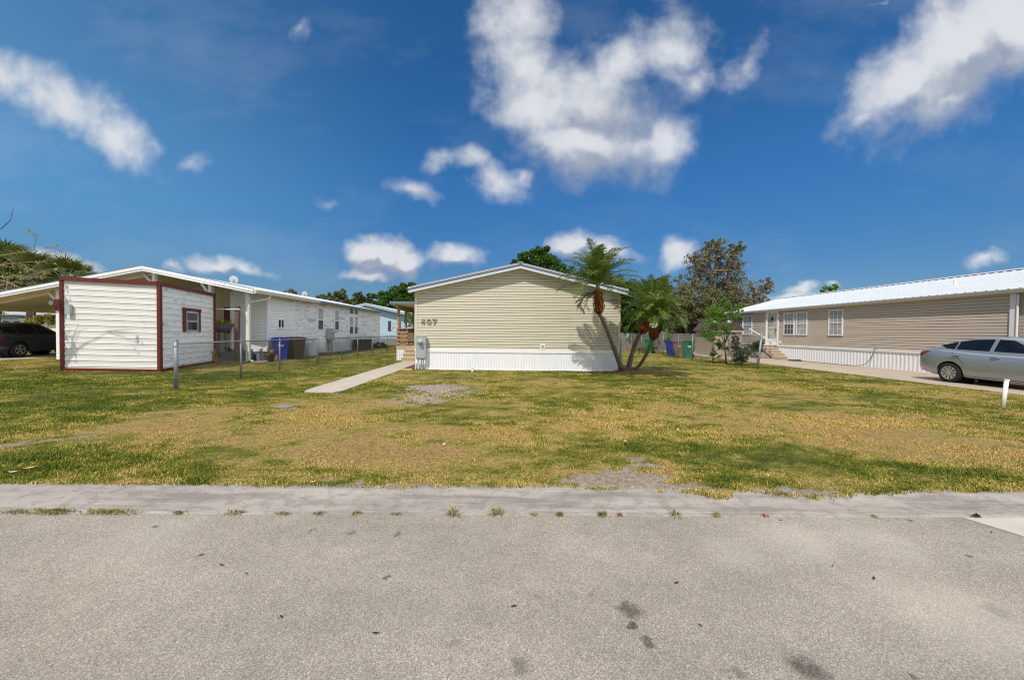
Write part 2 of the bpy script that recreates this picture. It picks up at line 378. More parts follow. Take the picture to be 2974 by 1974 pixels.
# ------------------------------------------------------------------ ground
WALK = (-4.87, -3.92, 8.95, 18.55)
def gauss(X, Y, cx, cy, rx, ry): return np.exp(-(((X-cx)/rx)**2 + ((Y-cy)/ry)**2))
def tone(X, Y):
    n = fbm(X*.55, Y*.8, 3, 4, .55); n2 = fbm(X*1.9, Y*2.6, 21, 4, .6); n3 = fbm(X*7, Y*9, 5, 2)
    n4 = fbm(X*3.6, Y*5.5, 63, 3, .6)
    d = .49 + (n-.5)*.85 + (n2-.5)*.78 + (n4-.5)*.75 + (n3-.5)*.55
    def b(u, v, rx, ry, a):
        g = gr(u, v); return a*gauss(X, Y, g.x, g.y, rx, ry)
    d = d - .24*gauss(X, Y, -14, 9.5, 7, 4.6) - .16*gauss(X, Y, -7, 13, 1.7, 6)
    d = d + b(780, 1200, 1.9, 1.6, .22) + b(1000, 1230, 1.7, 1.6, .36) + b(1080, 1330, .8, .55, .42) + b(870, 1330, .7, .35, .3) + b(560, 1260, 1.1, .5, .3) + b(1250, 1260, 1.0, .9, .16) + b(1480, 1290, .7, .5, .16)
    d = d + b(1700, 1180, 2.2, 2.2, .12) + b(2480, 1215, 1.6, .9, .36) + b(2250, 1250, 2.0, 1.4, .26) + b(2350, 1130, 2.2, 1.6, .14) + b(2650, 1290, 1.6, .7, .18) + b(2500, 1400, 1.2, .22, .32)
    d = d - b(1400, 1370, .55, .35, .26) - b(1350, 1230, .7, .5, .2) - b(2330, 1330, 1.4, .6, .18) - b(2000, 1320, .8, .4, .15) - b(600, 1340, 1.1, .4, .2) - b(200, 1340, .9, .5, .2)
    d = d - b(2750, 1170, 2.2, 1.4, .12) - b(2100, 1400, .7, .2, .2) - b(2700, 1380, 1.2, .3, .2)
    d = d + .1*gauss(X, Y, 7, 10, 4, 4)
    return np.clip(d, 0, 1)
def dirt(X, Y):
    n = fbm(X*2.4, Y*3.2, 41, 4, .6); n2 = fbm(X*8, Y*9, 47, 2)
    m = 0
    for (u, v, rx, ry, a) in [(1290, 1130, 1.05, 1.0, 1.5), (1200, 1165, .8, .55, 1.25), (1840, 1385, .42, .26, 1.2), (1780, 1405, .5, .12, .9), (1870, 1345, .16, .16, 1.0), (60, 1290, .8, .2, .72), (330, 1265, .9, .12, .66), (2100, 1425, 1.3, .10, .8), (1250, 1415, .7, .08, .7), (940, 1395, .3, .08, .5), (2540, 1440, .9, .1, .8), (1660, 1385, .4, .2, .6)]:
        g = gr(u, v); m = m + a*gauss(X, Y, g.x, g.y, rx, ry)
    return np.clip((m + (n-.5)*1.7 + (n2-.5)*1.3 - .47)*2.0, 0, 1)*(m > .06)
GUT_Y0, GUT_Y1 = gr(1487, 1488).y, gr(1487, 1411).y      # asphalt edge, back of the gutter
SLOPE = (gr(2783, 1490).y - gr(0, 1477).y)/(gr(2783, 1490).x - gr(0, 1477).x)
def gback(X): return GUT_Y1 + SLOPE*np.asarray(X)         # the line where lawn meets concrete
def gfront(X): return GUT_Y0 + SLOPE*np.asarray(X)
xs = np.unique(np.concatenate([np.array([-900, -400, -200, -110, -70, -50]), np.arange(-40, -20, .5), np.arange(-20, 20, .11), np.arange(20, 40, .5), np.array([40, 55, 80, 120, 200, 400, 900])]))
yr = np.unique(np.concatenate([np.arange(0, 4.5, .07), np.arange(4.5, 14, .11), np.arange(14, 34, .3), np.array([34, 36, 40, 46, 56, 70, 90, 130, 200, 400, 900])]))
GX, GYr = np.meshgrid(xs, yr)
GY = GYr + GUT_Y1 - .06 + SLOPE*np.clip(GX, -60, 60)
# a ragged edge where the turf creeps over the concrete
rag = (fbm(GX*2.1, GX*0+3.3, 77, 4, .6)-.5)*.26 
rag = rag + .13*gauss(GX, GX*0, 2.9, 0, .75, 1) + .10*gauss(GX, GX*0, 2.0, 0, .17, 1) + .06*(fbm(GX*6, GX*0+8.1, 78, 3, .6)-.35)*gauss(GX, GX*0, 2.7, 0, 1.3, 1)*2
edge = np.clip(1-(GYr)/.5, 0, 1)
GY = GY - np.maximum(rag, -.03)*edge
GZ = (fbm(GX*.9, GY*.9, 9, 3)-.5)*.05*np.clip((GYr-.15)*1.5, 0, 1)*np.clip((34-GYr)/6, 0, 1) + .012
GZ[0, :] = -.03
nx, ny = len(xs), len(yr)
V = np.stack([GX, GY, GZ], -1).reshape(-1, 3)
idx = np.arange(nx*ny).reshape(ny, nx)
F = np.stack([idx[:-1, :-1], idx[:-1, 1:], idx[1:, 1:], idx[1:, :-1]], -1).reshape(-1, 4)
LAWN_STOPS = [(0, (.072, .108, .010)), (.22, (.130, .155, .016)), (.42, (.225, .22, .027)), (.58, (.325, .285, .050)), (.77, (.52, .39, .12)), (.91, (.62, .425, .16)), (1, (.50, .32, .12))]
def lawnmat(name, ground):
    m, t, b, pos = newmat(name)
    a = t.n('ShaderNodeAttribute', attribute_name='tone').outputs['Fac']
    if ground:
        a = t.math('ADD', a, t.mapr(t.noise(pos, 38, 4, .7), .3, .7, -.3, .34))
    else:
        isl = t.n('ShaderNodeNewGeometry').outputs['Random Per Island']
        a = t.math('ADD', a, t.mapr(isl, 0, 1, -.42, .30))
    c = t.ramp(a, LAWN_STOPS)
    if ground:
        dn = t.n('ShaderNodeAttribute', attribute_name='dirt').outputs['Fac']
        sand = t.ramp(t.noise(pos, 22, 6, .75), [(.25, (.12, .092, .07)), (.5, (.28, .232, .185)), (.75, (.48, .41, .335))])
        dm = t.mapr(t.math('ADD', dn, t.mapr(t.noise(pos, 18, 5, .75), .3, .7, -.45, .45)), .25, .95, 0, .95, True)
        c = t.mix(dm, t.vm('SCALE', c, sc_=t.mapr(t.noise(pos, 26, 5, .75), .32, .68, .22, .80)), sand)  # fine mottling: dark thatch, with shadow texture put into the ground colour
        bn = t.n('ShaderNodeBump'); bn.inputs['Distance'].default_value = .02; t.l.new(t.noise(pos, 60, 5, .7), bn.inputs['Height']); t.l.new(bn.outputs[0], b.inputs['Normal'])
    t.l.new(c, b.inputs['Base Color']); b.inputs['Roughness'].default_value = .8; b.inputs['Specular IOR Level'].default_value = .15
    return m
TON = tone(V[:, 0], V[:, 1]); DIR = dirt(V[:, 0], V[:, 1])
ground = npmesh('ground', V, F, lawnmat('turf_soil', True), attrs={'tone': TON, 'dirt': DIR}, smooth=True)
tag(ground, 'patchy half dry lawn running back to the houses', 'lawn', kind='structure')
# keep-out areas for the blades
def inside_any(X, Y):
    k = (X > WALK[0]) & (X < WALK[1]) & (Y > WALK[2]) & (Y < WALK[3])
    k |= (X > -3.92) & (X < 4.55) & (Y > 14.78) & (Y < 33)
    k |= (X > -5.6) & (X < -3.4) & (Y > 18.4) & (Y < 27)
    k |= (X > 13.4) & (X < 22) & (Y > 3.2)
    k |= (X > -26) & (X < -22.3)
    k |= (X < -11.6) & (Y > 17.3) & (X > -19)
    k |= ((X-5.0)/1.0)**2 + ((Y-14.6)/.8)**2 < .6
    # shed footprint
    a, b_, c_, d_ = np.array((-15.2, 13.05)), np.array((-11.82, 13.0)), np.array((-12.95, 16.9)), np.array((-16.33, 17.0))
    ins = np.ones_like(X, bool)
    for p0, p1 in ((a, b_), (b_, c_), (c_, d_), (d_, a)):
        ins &= ((p1[0]-p0[0])*(Y-p0[1]) - (p1[1]-p0[1])*(X-p0[0])) > 0
    return k | ins
def blades(n, y0, y1, hmin, hmax, wd, slim=1.36):
    # uniform over the wedge of ground the lot shows, nearer strips get more
    Y = y0 + (y1-y0)*RNG.random(n)**1.15
    X = (RNG.random(n)*2-1)*(Y*slim+1.2)
    Yw = Y + SLOPE*X
    rg = (fbm(X*2.1, X*0+3.3, 77, 4, .6)-.5)*.26 + .13*gauss(X, X*0, 2.9, 0, .75, 1) + .10*gauss(X, X*0, 2.0, 0, .17, 1) + .06*(fbm(X*6, X*0+8.1, 78, 3, .6)-.35)*gauss(X, X*0, 2.7, 0, 1.3, 1)*2
    ok = (Yw > gback(X)-.05-np.maximum(rg, -.03)-.03*RNG.random(n)**2) & ~inside_any(X, Yw)
    d = dirt(X, Yw); ok &= RNG.random(n) > d*.86
    X, Y = X[ok], Yw[ok]; d = d[ok]; n = len(X)
    T = tone(X, Y)
    h = (hmin + (hmax-hmin)*RNG.random(n)**1.6)*(1.1-.3*np.clip(T, 0, 1))*(1-.4*d)
    h *= .45+1.1*fbm(X*2.3, Y*2.3, 91, 4)
    a = RNG.random(n)*2*PI; lean = RNG.random(n)*1.1+.15; la = a + PI/2 + (RNG.random(n)-.5)
    wx, wy = np.cos(a)*wd*.5, np.sin(a)*wd*.5
    w_ = (.7+.6*RNG.random(n)); wx *= w_; wy *= w_
    lx, ly = np.cos(la)*h*lean, np.sin(la)*h*lean
    z0 = np.full(n, -.005)
    v0 = np.stack([X-wx, Y-wy, z0], -1); v1 = np.stack([X+wx, Y+wy, z0], -1)
    v2 = np.stack([X+wx*.7+lx*.35, Y+wy*.7+ly*.35, h*.62], -1); v3 = np.stack([X-wx*.7+lx*.35, Y-wy*.7+ly*.35, h*.62], -1)
    v4 = np.stack([X+lx, Y+ly, h*(1.05-.35*lean)+.0], -1)
    VV = np.stack([v0, v1, v2, v3, v4], 1).reshape(-1, 3); b = np.arange(n)*5
    F1 = np.stack([b, b+1, b+2], -1); F2 = np.stack([b, b+2, b+3], -1); F3 = np.stack([b+3, b+2, b+4], -1)
    return VV, np.concatenate([F1, F2, F3]), np.repeat(T, 5)
VA, FA, TA = [], [], []; o_ = 0
for args in [(300000, 3.4, 6.5, .014, .050, .0068), (290000, 6.0, 11, .016, .048, .0095), (210000, 10, 19, .018, .046, .015), (50000, 18, 34, .03, .07, .034)]:
    v_, f_, t_ = blades(*args); VA.append(v_); FA.append(f_+o_); TA.append(t_); o_ += len(v_)
grass = npmesh('grass', np.concatenate(VA), np.concatenate(FA), lawnmat('grass_blades', False), attrs={'tone': np.concatenate(TA)})
tag(grass, 'short green and straw coloured grass blades of the lawn', 'grass', kind='stuff')

# road
def roadmat():
    m, t, b, pos = newmat('aggregate_asphalt')
    vo = t.n('ShaderNodeTexVoronoi'); vo.inputs['Scale'].default_value = 235; t.l.new(pos, vo.inputs['Vector'])
    sp = t.n('ShaderNodeSeparateColor'); t.l.new(vo.outputs['Color'], sp.inputs[0])
    g = t.math('ADD', t.math('MULTIPLY', sp.outputs[0], .45), t.math('MULTIPLY', t.noise(pos, 170, 5, .8), .55))
    c = t.ramp(g, [(.14, (.080, .069, .058)), (.36, (.240, .210, .178)), (.60, (.355, .312, .266)), (.82, (.64, .575, .495))])
    big = t.noise(t.vm('MULTIPLY', pos, (.6, 1.2, 1)), .9, 5, .6); med = t.noise(pos, 5, 4, .6)
    k = t.math('MULTIPLY', t.mapr(big, .3, .7, .82, 1.16), t.mapr(med, .3, .7, .93, 1.07))
    c = t.vm('SCALE', c, sc_=k)
    c = t.mix(t.mapr(t.noise(pos, .35, 2), .4, .65, 0, .5), c, t.vm('MULTIPLY', c, (1.0, .985, .91)))
    wn = t.n('ShaderNodeTexNoise', i_Scale=16., i_Detail=5.); t.l.new(pos, wn.inputs['Vector'])
    wob = t.vm('SCALE', t.vm('SUBTRACT', wn.outputs['Color'], (.5, .5, .5)), sc_=.14)
    pw_ = t.vm('MULTIPLY', t.vm('ADD', pos, wob), (1, 1, 0))
    nz = t.mapr(t.noise(pos, 120, 2, .6), .25, .75, .55, 1.25)
    for (u, v, r, a) in [(1828, 1760, .10, .72), (1832, 1803, .035, .85), (1880, 1850, .05, .7), (2345, 1932, .115, .7), (2140, 1935, .05, .4), (904, 1531, .035, .65), (1025, 1538, .03, .55), (1160, 1542, .045, .6), (1127, 1667, .025, .8), (1320, 1850, .05, .3), (1515, 1925, .07, .5), (1560, 1720, .03, .4), (2900, 1760, .10, .4), (2650, 1945, .035, .7), (1710, 1720, .04, .3)]:
        q = gr(u, v); d = t.vm('DISTANCE', pw_, (q.x, q.y, 0))
        f = t.math('MULTIPLY', t.mapr(d, r*.3, r*.95, a, 0, True), nz, clamp=True)
        c = t.mix(f, c, (.035, .03, .026))
    for (u, v, r, a) in [(2310, 1560, .34, .28), (2130, 1590, .3, .2), (2800, 1780, .5, .25), (2560, 1570, .35, .2), (400, 1560, .4, .12)]:
        q = gr(u, v); d = t.vm('DISTANCE', pw_, (q.x, q.y, 0))
        c = t.mix(t.mapr(d, r*.2, r*1.2, a, 0, True), c, (.60, .54, .46))
    t.l.new(c, b.inputs['Base Color']); b.inputs['Roughness'].default_value = .85; b.inputs['Specular IOR Level'].default_value = .25
    bn = t.n('ShaderNodeBump'); bn.inputs['Distance'].default_value = .006; bn.inputs['Strength'].default_value = .9
    t.l.new(g, bn.inputs['Height']); t.l.new(bn.outputs[0], b.inputs['Normal'])
    return m
XR = np.concatenate([[-400, -100, -40], np.arange(-14, 14.01, .25), [40, 100, 400]])
yr_ = np.concatenate([[-8], np.arange(-4, 3.2, .5), [3.6]])
mb = MB(); n_ = len(XR)
rows = [gfront(XR) - 80, gfront(XR) - 6, gfront(XR) - 1.0, gfront(XR)]
wig = (fbm(XR*3, XR*0, 5, 3)-.5)*.03
rows[3] = rows[3] + wig
vs = [(x, y, -.022) for row in rows for x, y in zip(XR, row)]
fs = [(i*n_+k, i*n_+k+1, (i+1)*n_+k+1, (i+1)*n_+k) for i in range(3) for k in range(n_-1)]
tag(mb.add(vs, fs).build('road', roadmat()), 'worn pale grey asphalt road with dark oil spots', 'road', kind='structure')
CONC = M('pale_concrete', (.325, .292, .258), .85, var=.2, vs=1.6, streak=(.5, 2.2, 1), bump=.003, bs=90, dirt=[((.15, .13, .115), (.45, 4, 1), 1.8, .44, .66, .7), ((.17, .15, .13), (1, 1, 1), 8, .47, .64, .5), ((.10, .088, .075), (1, 1, 1), 55, .54, .68, .6), ((.55, .57, .53), (2, 2, 1), 30, .6, .75, .3)])
WALKC = M('walk_concrete', (.42, .37, .305), .85, var=.10, vs=2, bump=.002, bs=90, dirt=[((.30, .27, .24), (1, 1, 1), 2.5, .6, .8, .4)])
DRIVEC = M('drive_concrete', (.40, .33, .255), .85, var=.12, vs=1.0, bump=.002, bs=90, dirt=[((.26, .23, .2), (1, 1, 1), 1.1, .55, .8, .5)])
mb = MB()
prof = [(-.012, -.030), (.0, -.017), (.16, -.034), (.30, -.022), (.46, .000), (.62, .004), (.75, -.02)]
SCL = (GUT_Y1-GUT_Y0)/.56
vs = [(x, gfront(x)+wg+a*SCL, z) for (a, z) in prof for x, wg in zip(XR, (fbm(XR*3, XR*0, 5, 3)-.5)*.03)]
fs = [(i*n_+k, i*n_+k+1, (i+1)*n_+k+1, (i+1)*n_+k) for i in range(len(prof)-1) for k in range(n_-1)]
tag(mb.add(vs, fs).build('gutter', CONC, smooth=True), 'weathered concrete gutter between road and lawn', 'gutter', kind='structure')
# light patch of newer surfacing on the road at the right
a = gr(2783, 1491); b = gr(2974, 1562)
mb = MB().prism([(a.x, gfront(a.x)-.015, -.02), (14, gfront(14)-.015, -.02), (14, gfront(14)-1.9, -.02), (b.x+.25, b.y-.35, -.02)], (0, 0, .004))
tag(mb.build('road_patch', M('pale_road_patch', (.45, .405, .355), .85, var=.12, vs=3, bump=.003, bs=120)), 'paler concrete apron patch at the edge of the road', 'apron', kind='structure')
# walk, drives
wl = [(-4.55, 9.02), (-4.05, 9.0), (-3.93, 9.35), (-3.92, 14.2), (-3.92, 18.55), (-4.88, 18.55), (-4.9, 14), (-4.87, 9.6), (-4.80, 9.1)]
tag(MB().prism([(x, y, -.05) for x, y in wl], (0, 0, .085)).build('walkway', WALKC, bevel=.012), 'pale concrete front walk leading to the porch steps', 'path', kind='structure')
mb = MB(); ys_ = [3.3, 7, 10, 13, 16, 19, 22, 25, 28, 34]
for y0, y1 in zip(ys_[:-1], ys_[1:]): mb.box(13.4, 17.32, y0+.006, y1-.006, -.1, .03)
tag(mb.build('driveway', DRIVEC, bevel=.01), 'concrete driveway beside the taupe house', 'driveway', kind='structure')
mb = MB(); ys_ = [3.3, 9, 15, 21, 27, 33, 44]
for y0, y1 in zip(ys_[:-1], ys_[1:]): mb.box(-25.6, -22.3, y0+.006, y1-.006, -.1, .03)
tag(mb.build('driveway', DRIVEC, bevel=.01), 'concrete carport driveway under the charcoal car', 'driveway', kind='structure')
# ------------------------------------------------------------------ house pieces
def siding(a, b, z0, z1, course=.105, lip=.018, clip=None, name='wall', mat_=None, parent=None, out=1, groove=.012):
    """lap siding on the vertical plane a->b (2-D points); it faces to the right of a->b when out=1"""
    a, b = Vector((a[0], a[1], 0)), Vector((b[0], b[1], 0)); d = (b-a).normalized(); n = Vector((d.y, -d.x, 0))*out
    mb = MB(); k = max(1, round((z1-z0)/course)); c = (z1-z0)/k; pr = [(-.03, z0)]; groove = min(groove, c*.2)
    for i in range(k):
        zb = z0+i*c; pr += [(lip, zb), (lip*.95, zb+c*.55), (lip*.35, zb+c-groove-.001), (-.026, zb+c-groove), (-.028, zb+c-.001)]
    pr += [(-.03, z1)]
    vs = [p + n*o + Vector((0, 0, z)) for p in (a, b) for o, z in pr]; m = len(pr)
    mb.add(vs, [(i, i+1, m+i+1, m+i) for i in range(m-1)])
    o = mb.build(name, mat_, parent, fixn=False)
    bm = bmesh.new(); bm.from_mesh(o.data)
    off = root_loc(parent) if parent else Vector((0, 0, 0))
    for (co, no) in (clip or []):
        bmesh.ops.bisect_plane(bm, geom=bm.verts[:]+bm.edges[:]+bm.faces[:], plane_co=Vector(co)-off, plane_no=no, clear_outer=True)
    bm.to_mesh(o.data); bm.free()
    return o
def ribbed(a, b, z0, z1, mat_, parent, name='skirting', per=.10, dep=.014, out=1):
    a, b = Vector((a[0], a[1], 0)), Vector((b[0], b[1], 0)); L = (b-a).length; d = (b-a)/L; n = Vector((d.y, -d.x, 0))*out
    pts = []; s = 0
    while s < L:
        for f, o in ((0, 0), (.12, dep), (.40, dep), (.52, 0), (.60, dep*.5), (.68, 0)):
            if s+f*per <= L: pts.append((s+f*per, o))
        s += per
    pts.append((L, 0)); mb = MB(); m = len(pts)
    vs = [a + d*q + n*o + Vector((0, 0, z)) for z in (z0, z1) for q, o in pts]
    mb.add(vs, [(i, i+1, m+i+1, m+i) for i in range(m-1)])
    return mb.build(name, mat_, parent, fixn=False)
class Frame2:
    """a wall-plane frame: s along the wall from a to b, o outward, z up"""
    def __init__(s, a, b, out=1):
        s.a = Vector((a[0], a[1], 0)); bb = Vector((b[0], b[1], 0)); s.d = (bb-s.a).normalized(); s.n = Vector((s.d.y, -s.d.x, 0))*out
    def p(s, q, o, z): return s.a + s.d*q + s.n*o + Vector((0, 0, z))
    def box(s, mb, q0, q1, o0, o1, z0, z1, mi=0):
        v = [s.p(q, o, z) for z in (z0, z1) for o in (o0, o1) for q in (q0, q1)]
        mb.add(v, [(0, 2, 3, 1), (4, 5, 7, 6), (0, 1, 5, 4), (2, 6, 7, 3), (0, 4, 6, 2), (1, 3, 7, 5)], mi)
def window(fr, q0, q1, z0, z1, parent, fw=.055, up=GLASS, low=GLASS, grid=(0, 0), split=.5, frame=None, proud=.05, muntin=WHITE):
    frame = frame or WHITE
    mb = MB()
    fr.box(mb, q0, q0+fw, -.02, proud, z0, z1); fr.box(mb, q1-fw, q1, -.02, proud, z0, z1)
    fr.box(mb, q0+fw, q1-fw, -.02, proud-.002, z0, z0+fw); fr.box(mb, q0+fw, q1-fw, -.02, proud-.002, z1-fw, z1)
    zm = z0+(z1-z0)*split
    fr.box(mb, q0+fw, q1-fw, -.02, proud-.006, zm-.025, zm+.025)
    w_ = mb.build('window', frame, parent)
    for (za, zb, mt, inset) in ((z0+fw, zm-.025, low, .026), (zm+.025, z1-fw, up, .03)):
        g = MB(); fr.box(g, q0+fw, q1-fw, -.01, inset, za, zb); g.build('pane', mt, w_)
        nx_, nz_ = grid
        if nx_ or nz_:
            g = MB(); bw = .009
            for i in range(1, nx_+1):
                q = q0+fw+(q1-q0-2*fw)*i/(nx_+1); fr.box(g, q-bw, q+bw, inset+.001, inset+.008, za, zb)
            for i in range(1, nz_+1):
                z = za+(zb-za)*i/(nz_+1); fr.box(g, q0+fw, q1-fw, inset+.0015, inset+.0095, z-bw, z+bw)
            g.build('muntin', muntin, w_)
    return w_
def ribroof(e0, e1, r0, r1, mat_, parent, name='roof', per=.3, th=.05, rib=.02):
    """metal roof plane from the eave e0-e1 up to the ridge r0-r1 with standing ribs along the slope"""
    e0, e1, r0, r1 = map(Vector, (e0, e1, r0, r1)); n = (e1-e0).cross(r0-e0).normalized()
    if n.z < 0: n = -n
    mb = MB(); mb.add([e0, e1, r1, r0, e0-n*th, e1-n*th, r1-n*th, r0-n*th], [(0, 1, 2, 3), (7, 6, 5, 4), (0, 4, 5, 1), (1, 5, 6, 2), (2, 6, 7, 3), (3, 7, 4, 0)])
    L = (e1-e0).length; k = int(L/per)
    for i in range(k+1):
        f = min(max(i*per/L, .06/L), 1-.06/L); a = e0.lerp(e1, f); b = r0.lerp(r1, f); dd = (e1-e0).normalized()
        w1, w2 = .035, .015
        vs = [a-dd*w1+n*.002, a-dd*w2+n*rib, a+dd*w2+n*rib, a+dd*w1+n*.002, b-dd*w1+n*.002, b-dd*w2+n*rib, b+dd*w2+n*rib, b+dd*w1+n*.002]
        mb.add(vs, [(0, 1, 5, 4), (1, 2, 6, 5), (2, 3, 7, 6), (0, 3, 2, 1), (4, 5, 6, 7)])
    return mb.build(name, mat_, parent)

# ------------------------------------------------------------------ the beige house
HX0, HX1, HY, HYB = -3.47, 4.50, 14.8, 32.5
RX = .60; ZE, ZR = 2.98, 3.95        # underside of the gable trim at the corners, at the ridge
house = thing('mobile_home', 'beige vinyl sided mobile home with low gable and the number 407 on it', 'house', ((HX0+HX1)/2, HY, 0))
sl_, sr_ = (ZR-ZE)/(RX-HX0+.2), (ZR-ZE)/(HX1+.2-RX)
def zroof(x): return ZR - (RX-x)*sl_ if x < RX else ZR - (x-RX)*sr_
cl = [((RX, HY, ZR+.02), Vector((-sl_, 0, 1)).normalized()), ((RX, HY, ZR+.02), Vector((sr_, 0, 1)).normalized())]
siding((HX0, HY), (HX1, HY), .80, 4.1, .1045, .021, cl, 'wall', VINYL, house, groove=.017)
mb = MB(); mb.box(HX0+.01, HX1-.01, HY+.03, HYB, .8, 3.05); mb.build('core', VINYL, house)['label'] = 'plain beige side and rear walls'
mb = MB()
for x0, x1 in ((HX0-.03, HX0+.075), (HX1-.075, HX1+.03)): MB().box(x0, x1, HY-.032, HY+.09, .8, zroof((x0+x1)/2)-.005).build('corner_trim', TRIM_BEIGE, house, bevel=.006)
# frieze strip below the rake
mb = MB()
for xa, xb in ((HX0-.03, RX), (RX, HX1+.03)):
    mb.prism([(xa, HY-.035, zroof(xa)-.10), (xb, HY-.035, zroof(xb)-.10), (xb, HY-.035, zroof(xb)+.0), (xa, HY-.035, zroof(xa)+.0)], (0, .03, 0))
mb.build('frieze', TRIM_BEIGE, house)
OH = .29
EL, ER = HX0-.2, HX1+.21
mb = MB()
for xa, xb in ((EL, RX), (RX, ER)):
    mb.prism([(xa, HY-OH+.01, zroof(xa)-.002), (xb, HY-OH+.01, zroof(xb)-.002), (xb, HY-OH+.01, zroof(xb)+.03), (xa, HY-OH+.01, zroof(xa)+.03)], (0, OH-.02, 0))
mb.build('soffit', SOFFIT, house)
def rake(y, dz0, dz1, th, mt, nm):
    m_ = MB()
    for xa, xb in ((EL-.0, RX), (RX, ER+.0)):
        m_.prism([(xa, y, zroof(xa)+dz0), (xb, y, zroof(xb)+dz0), (xb, y, zroof(xb)+dz1), (xa, y, zroof(xa)+dz1)], (0, th, 0))
    return m_.build(nm, mt, house)
rake(HY-OH-.012, -.015, .060, .03, M('pale_rake_metal', (.55, .60, .66), .4, .1, var=.05), 'rake_trim')
rake(HY-OH+.002, .061, .188, .03, ALUM, 'fascia')
rake(HY-OH-.03, .186, .202, .06, WROOF, 'drip_edge')
ribroof((EL-.03, HY-OH-.02, zroof(EL)+.185), (EL-.03, HYB+.3, zroof(EL)+.185), (RX, HY-OH-.02, ZR+.195), (RX, HYB+.3, ZR+.195), WROOF, house)
ribroof((ER+.03, HY-OH-.02, zroof(ER)+.185), (ER+.03, HYB+.3, zroof(ER)+.185), (RX, HY-OH-.02, ZR+.195), (RX, HYB+.3, ZR+.195), WROOF, house)
mb = MB().prism([(RX-.14, HY-OH-.045, ZR+.185), (RX+.14, HY-OH-.045, ZR+.185), (RX+.07, HY-OH-.045, ZR+.245), (RX-.07, HY-OH-.045, ZR+.245)], (0, HYB-HY+.6, 0)); mb.build('ridge_cap', ALUM, house)
mb = MB()
for xa, y0, y1 in ((EL, HY-OH, HYB), (ER, HY-OH, HYB)): mb.box(xa-.05 if xa < 0 else xa, xa if xa < 0 else xa+.05, y0+.05, y1, zroof(xa)-.01, zroof(xa)+.17)
mb.build('eave_fascia', ALUM, house)
ribbed((HX0-.0, HY-.02), (HX1-.06, HY-.02), .02, .70, SKIRT, house, per=.105)
mb = MB(); mb.box(HX0+.02, HX1-.08, HY, HYB, 0, .79); mb.build('foundation', SKIRT, house)
mb = MB(); mb.box(HX0-.01, HX1-.05, HY-.05, HY+.02, .685, .815); mb.box(HX0-.01, HX1-.05, HY-.04, HY-.0, .0, .045); mb.build('skirt_band', WHITE, house, bevel=.006)
mb = MB(); q = at(1576, 1006.5, HY); mb.box(q.x-.10, q.x+.10, HY-.045, HY, q.z-.10, q.z+.10); vc = mb.build('vent_cover', WHITE, house, bevel=.008)
mb = MB(); mb.box(q.x-.06, q.x+.06, HY-.05, HY-.0455, q.z-.05, q.z+.06); mb.build('vent_flap', M('tan_flap', (.42, .36, .30), .6), vc)
# house number
def digit(ch, x, z, h):
    w_ = h*.80; y = HY-.06; m_ = MB(); T = (0, .022, 0)
    def bx(a, b, c, d): m_.prism([(x+a*w_, y, z+c*h), (x+b*w_, y, z+c*h), (x+b*w_, y, z+d*h), (x+a*w_, y, z+d*h)], T)
    if ch == '4':
        bx(.0, 1.0, .26, .37); bx(.62, .80, .0, .26); bx(.62, .80, .37, 1.)
        m_.prism([(x, y-.001, z+.37*h), (x+.17*w_, y-.001, z+.37*h), (x+.60*w_, y-.001, z+.98*h), (x+.50*w_, y-.001, z+h)], T)
    elif ch == '0':
        n = 20
        for i in range(n):
            a0, a1 = 2*PI*i/n, 2*PI*(i+1)/n
            P_ = lambda r_, a: (x+w_*(.55+r_*(.55 if r_ == 1 else .42)*math.cos(a)), y, z+h*(.5+.5*(1 if r_ == 1 else 1.02)*r_*math.sin(a)))
            m_.prism([P_(1, a0), P_(1, a1), P_(.70, a1), P_(.70, a0)], T)
    else:
        bx(.0, 1.05, .86, 1.); bx(.0, .12, .68, .86)
        m_.prism([(x+.25*w_, y, z), (x+.55*w_, y, z), (x+1.05*w_, y, z+.86*h), (x+.82*w_, y, z+.86*h)], T)
    return m_.build('house_digit', COPPER, house)
for ch, u in (('4', 1222.5), ('0', 1239), ('7', 1255.5)):
    q = at(u, 940.5, HY-.06); digit(ch, q.x, q.z, .20)
# cable hook near the right eave, conduit on the right corner
q = at(1791, 891, HY-.05)
MB().tube([q+Vector((-.09, 0, -.06)), q, q+Vector((.0, 0, .03)), q+Vector((.06, 0, .035)), q+Vector((.07, 0, -.06))], .006, 6).build('cable_hook', BLACK, house)
MB().tube([(HX1+.09, HY+.1, .0), (HX1+.09, HY+.1, 1.05), (HX1+.06, HY+.1, 1.3)], .045, 10).build('downspout', GREYBOX, house)
mb = MB(); mb.box(RX-2.95, RX-2.75, 17, 17.5, zroof(RX-2.8)+.19, zroof(RX-2.8)+.42); mb.build('roof_vent', WROOF, house)

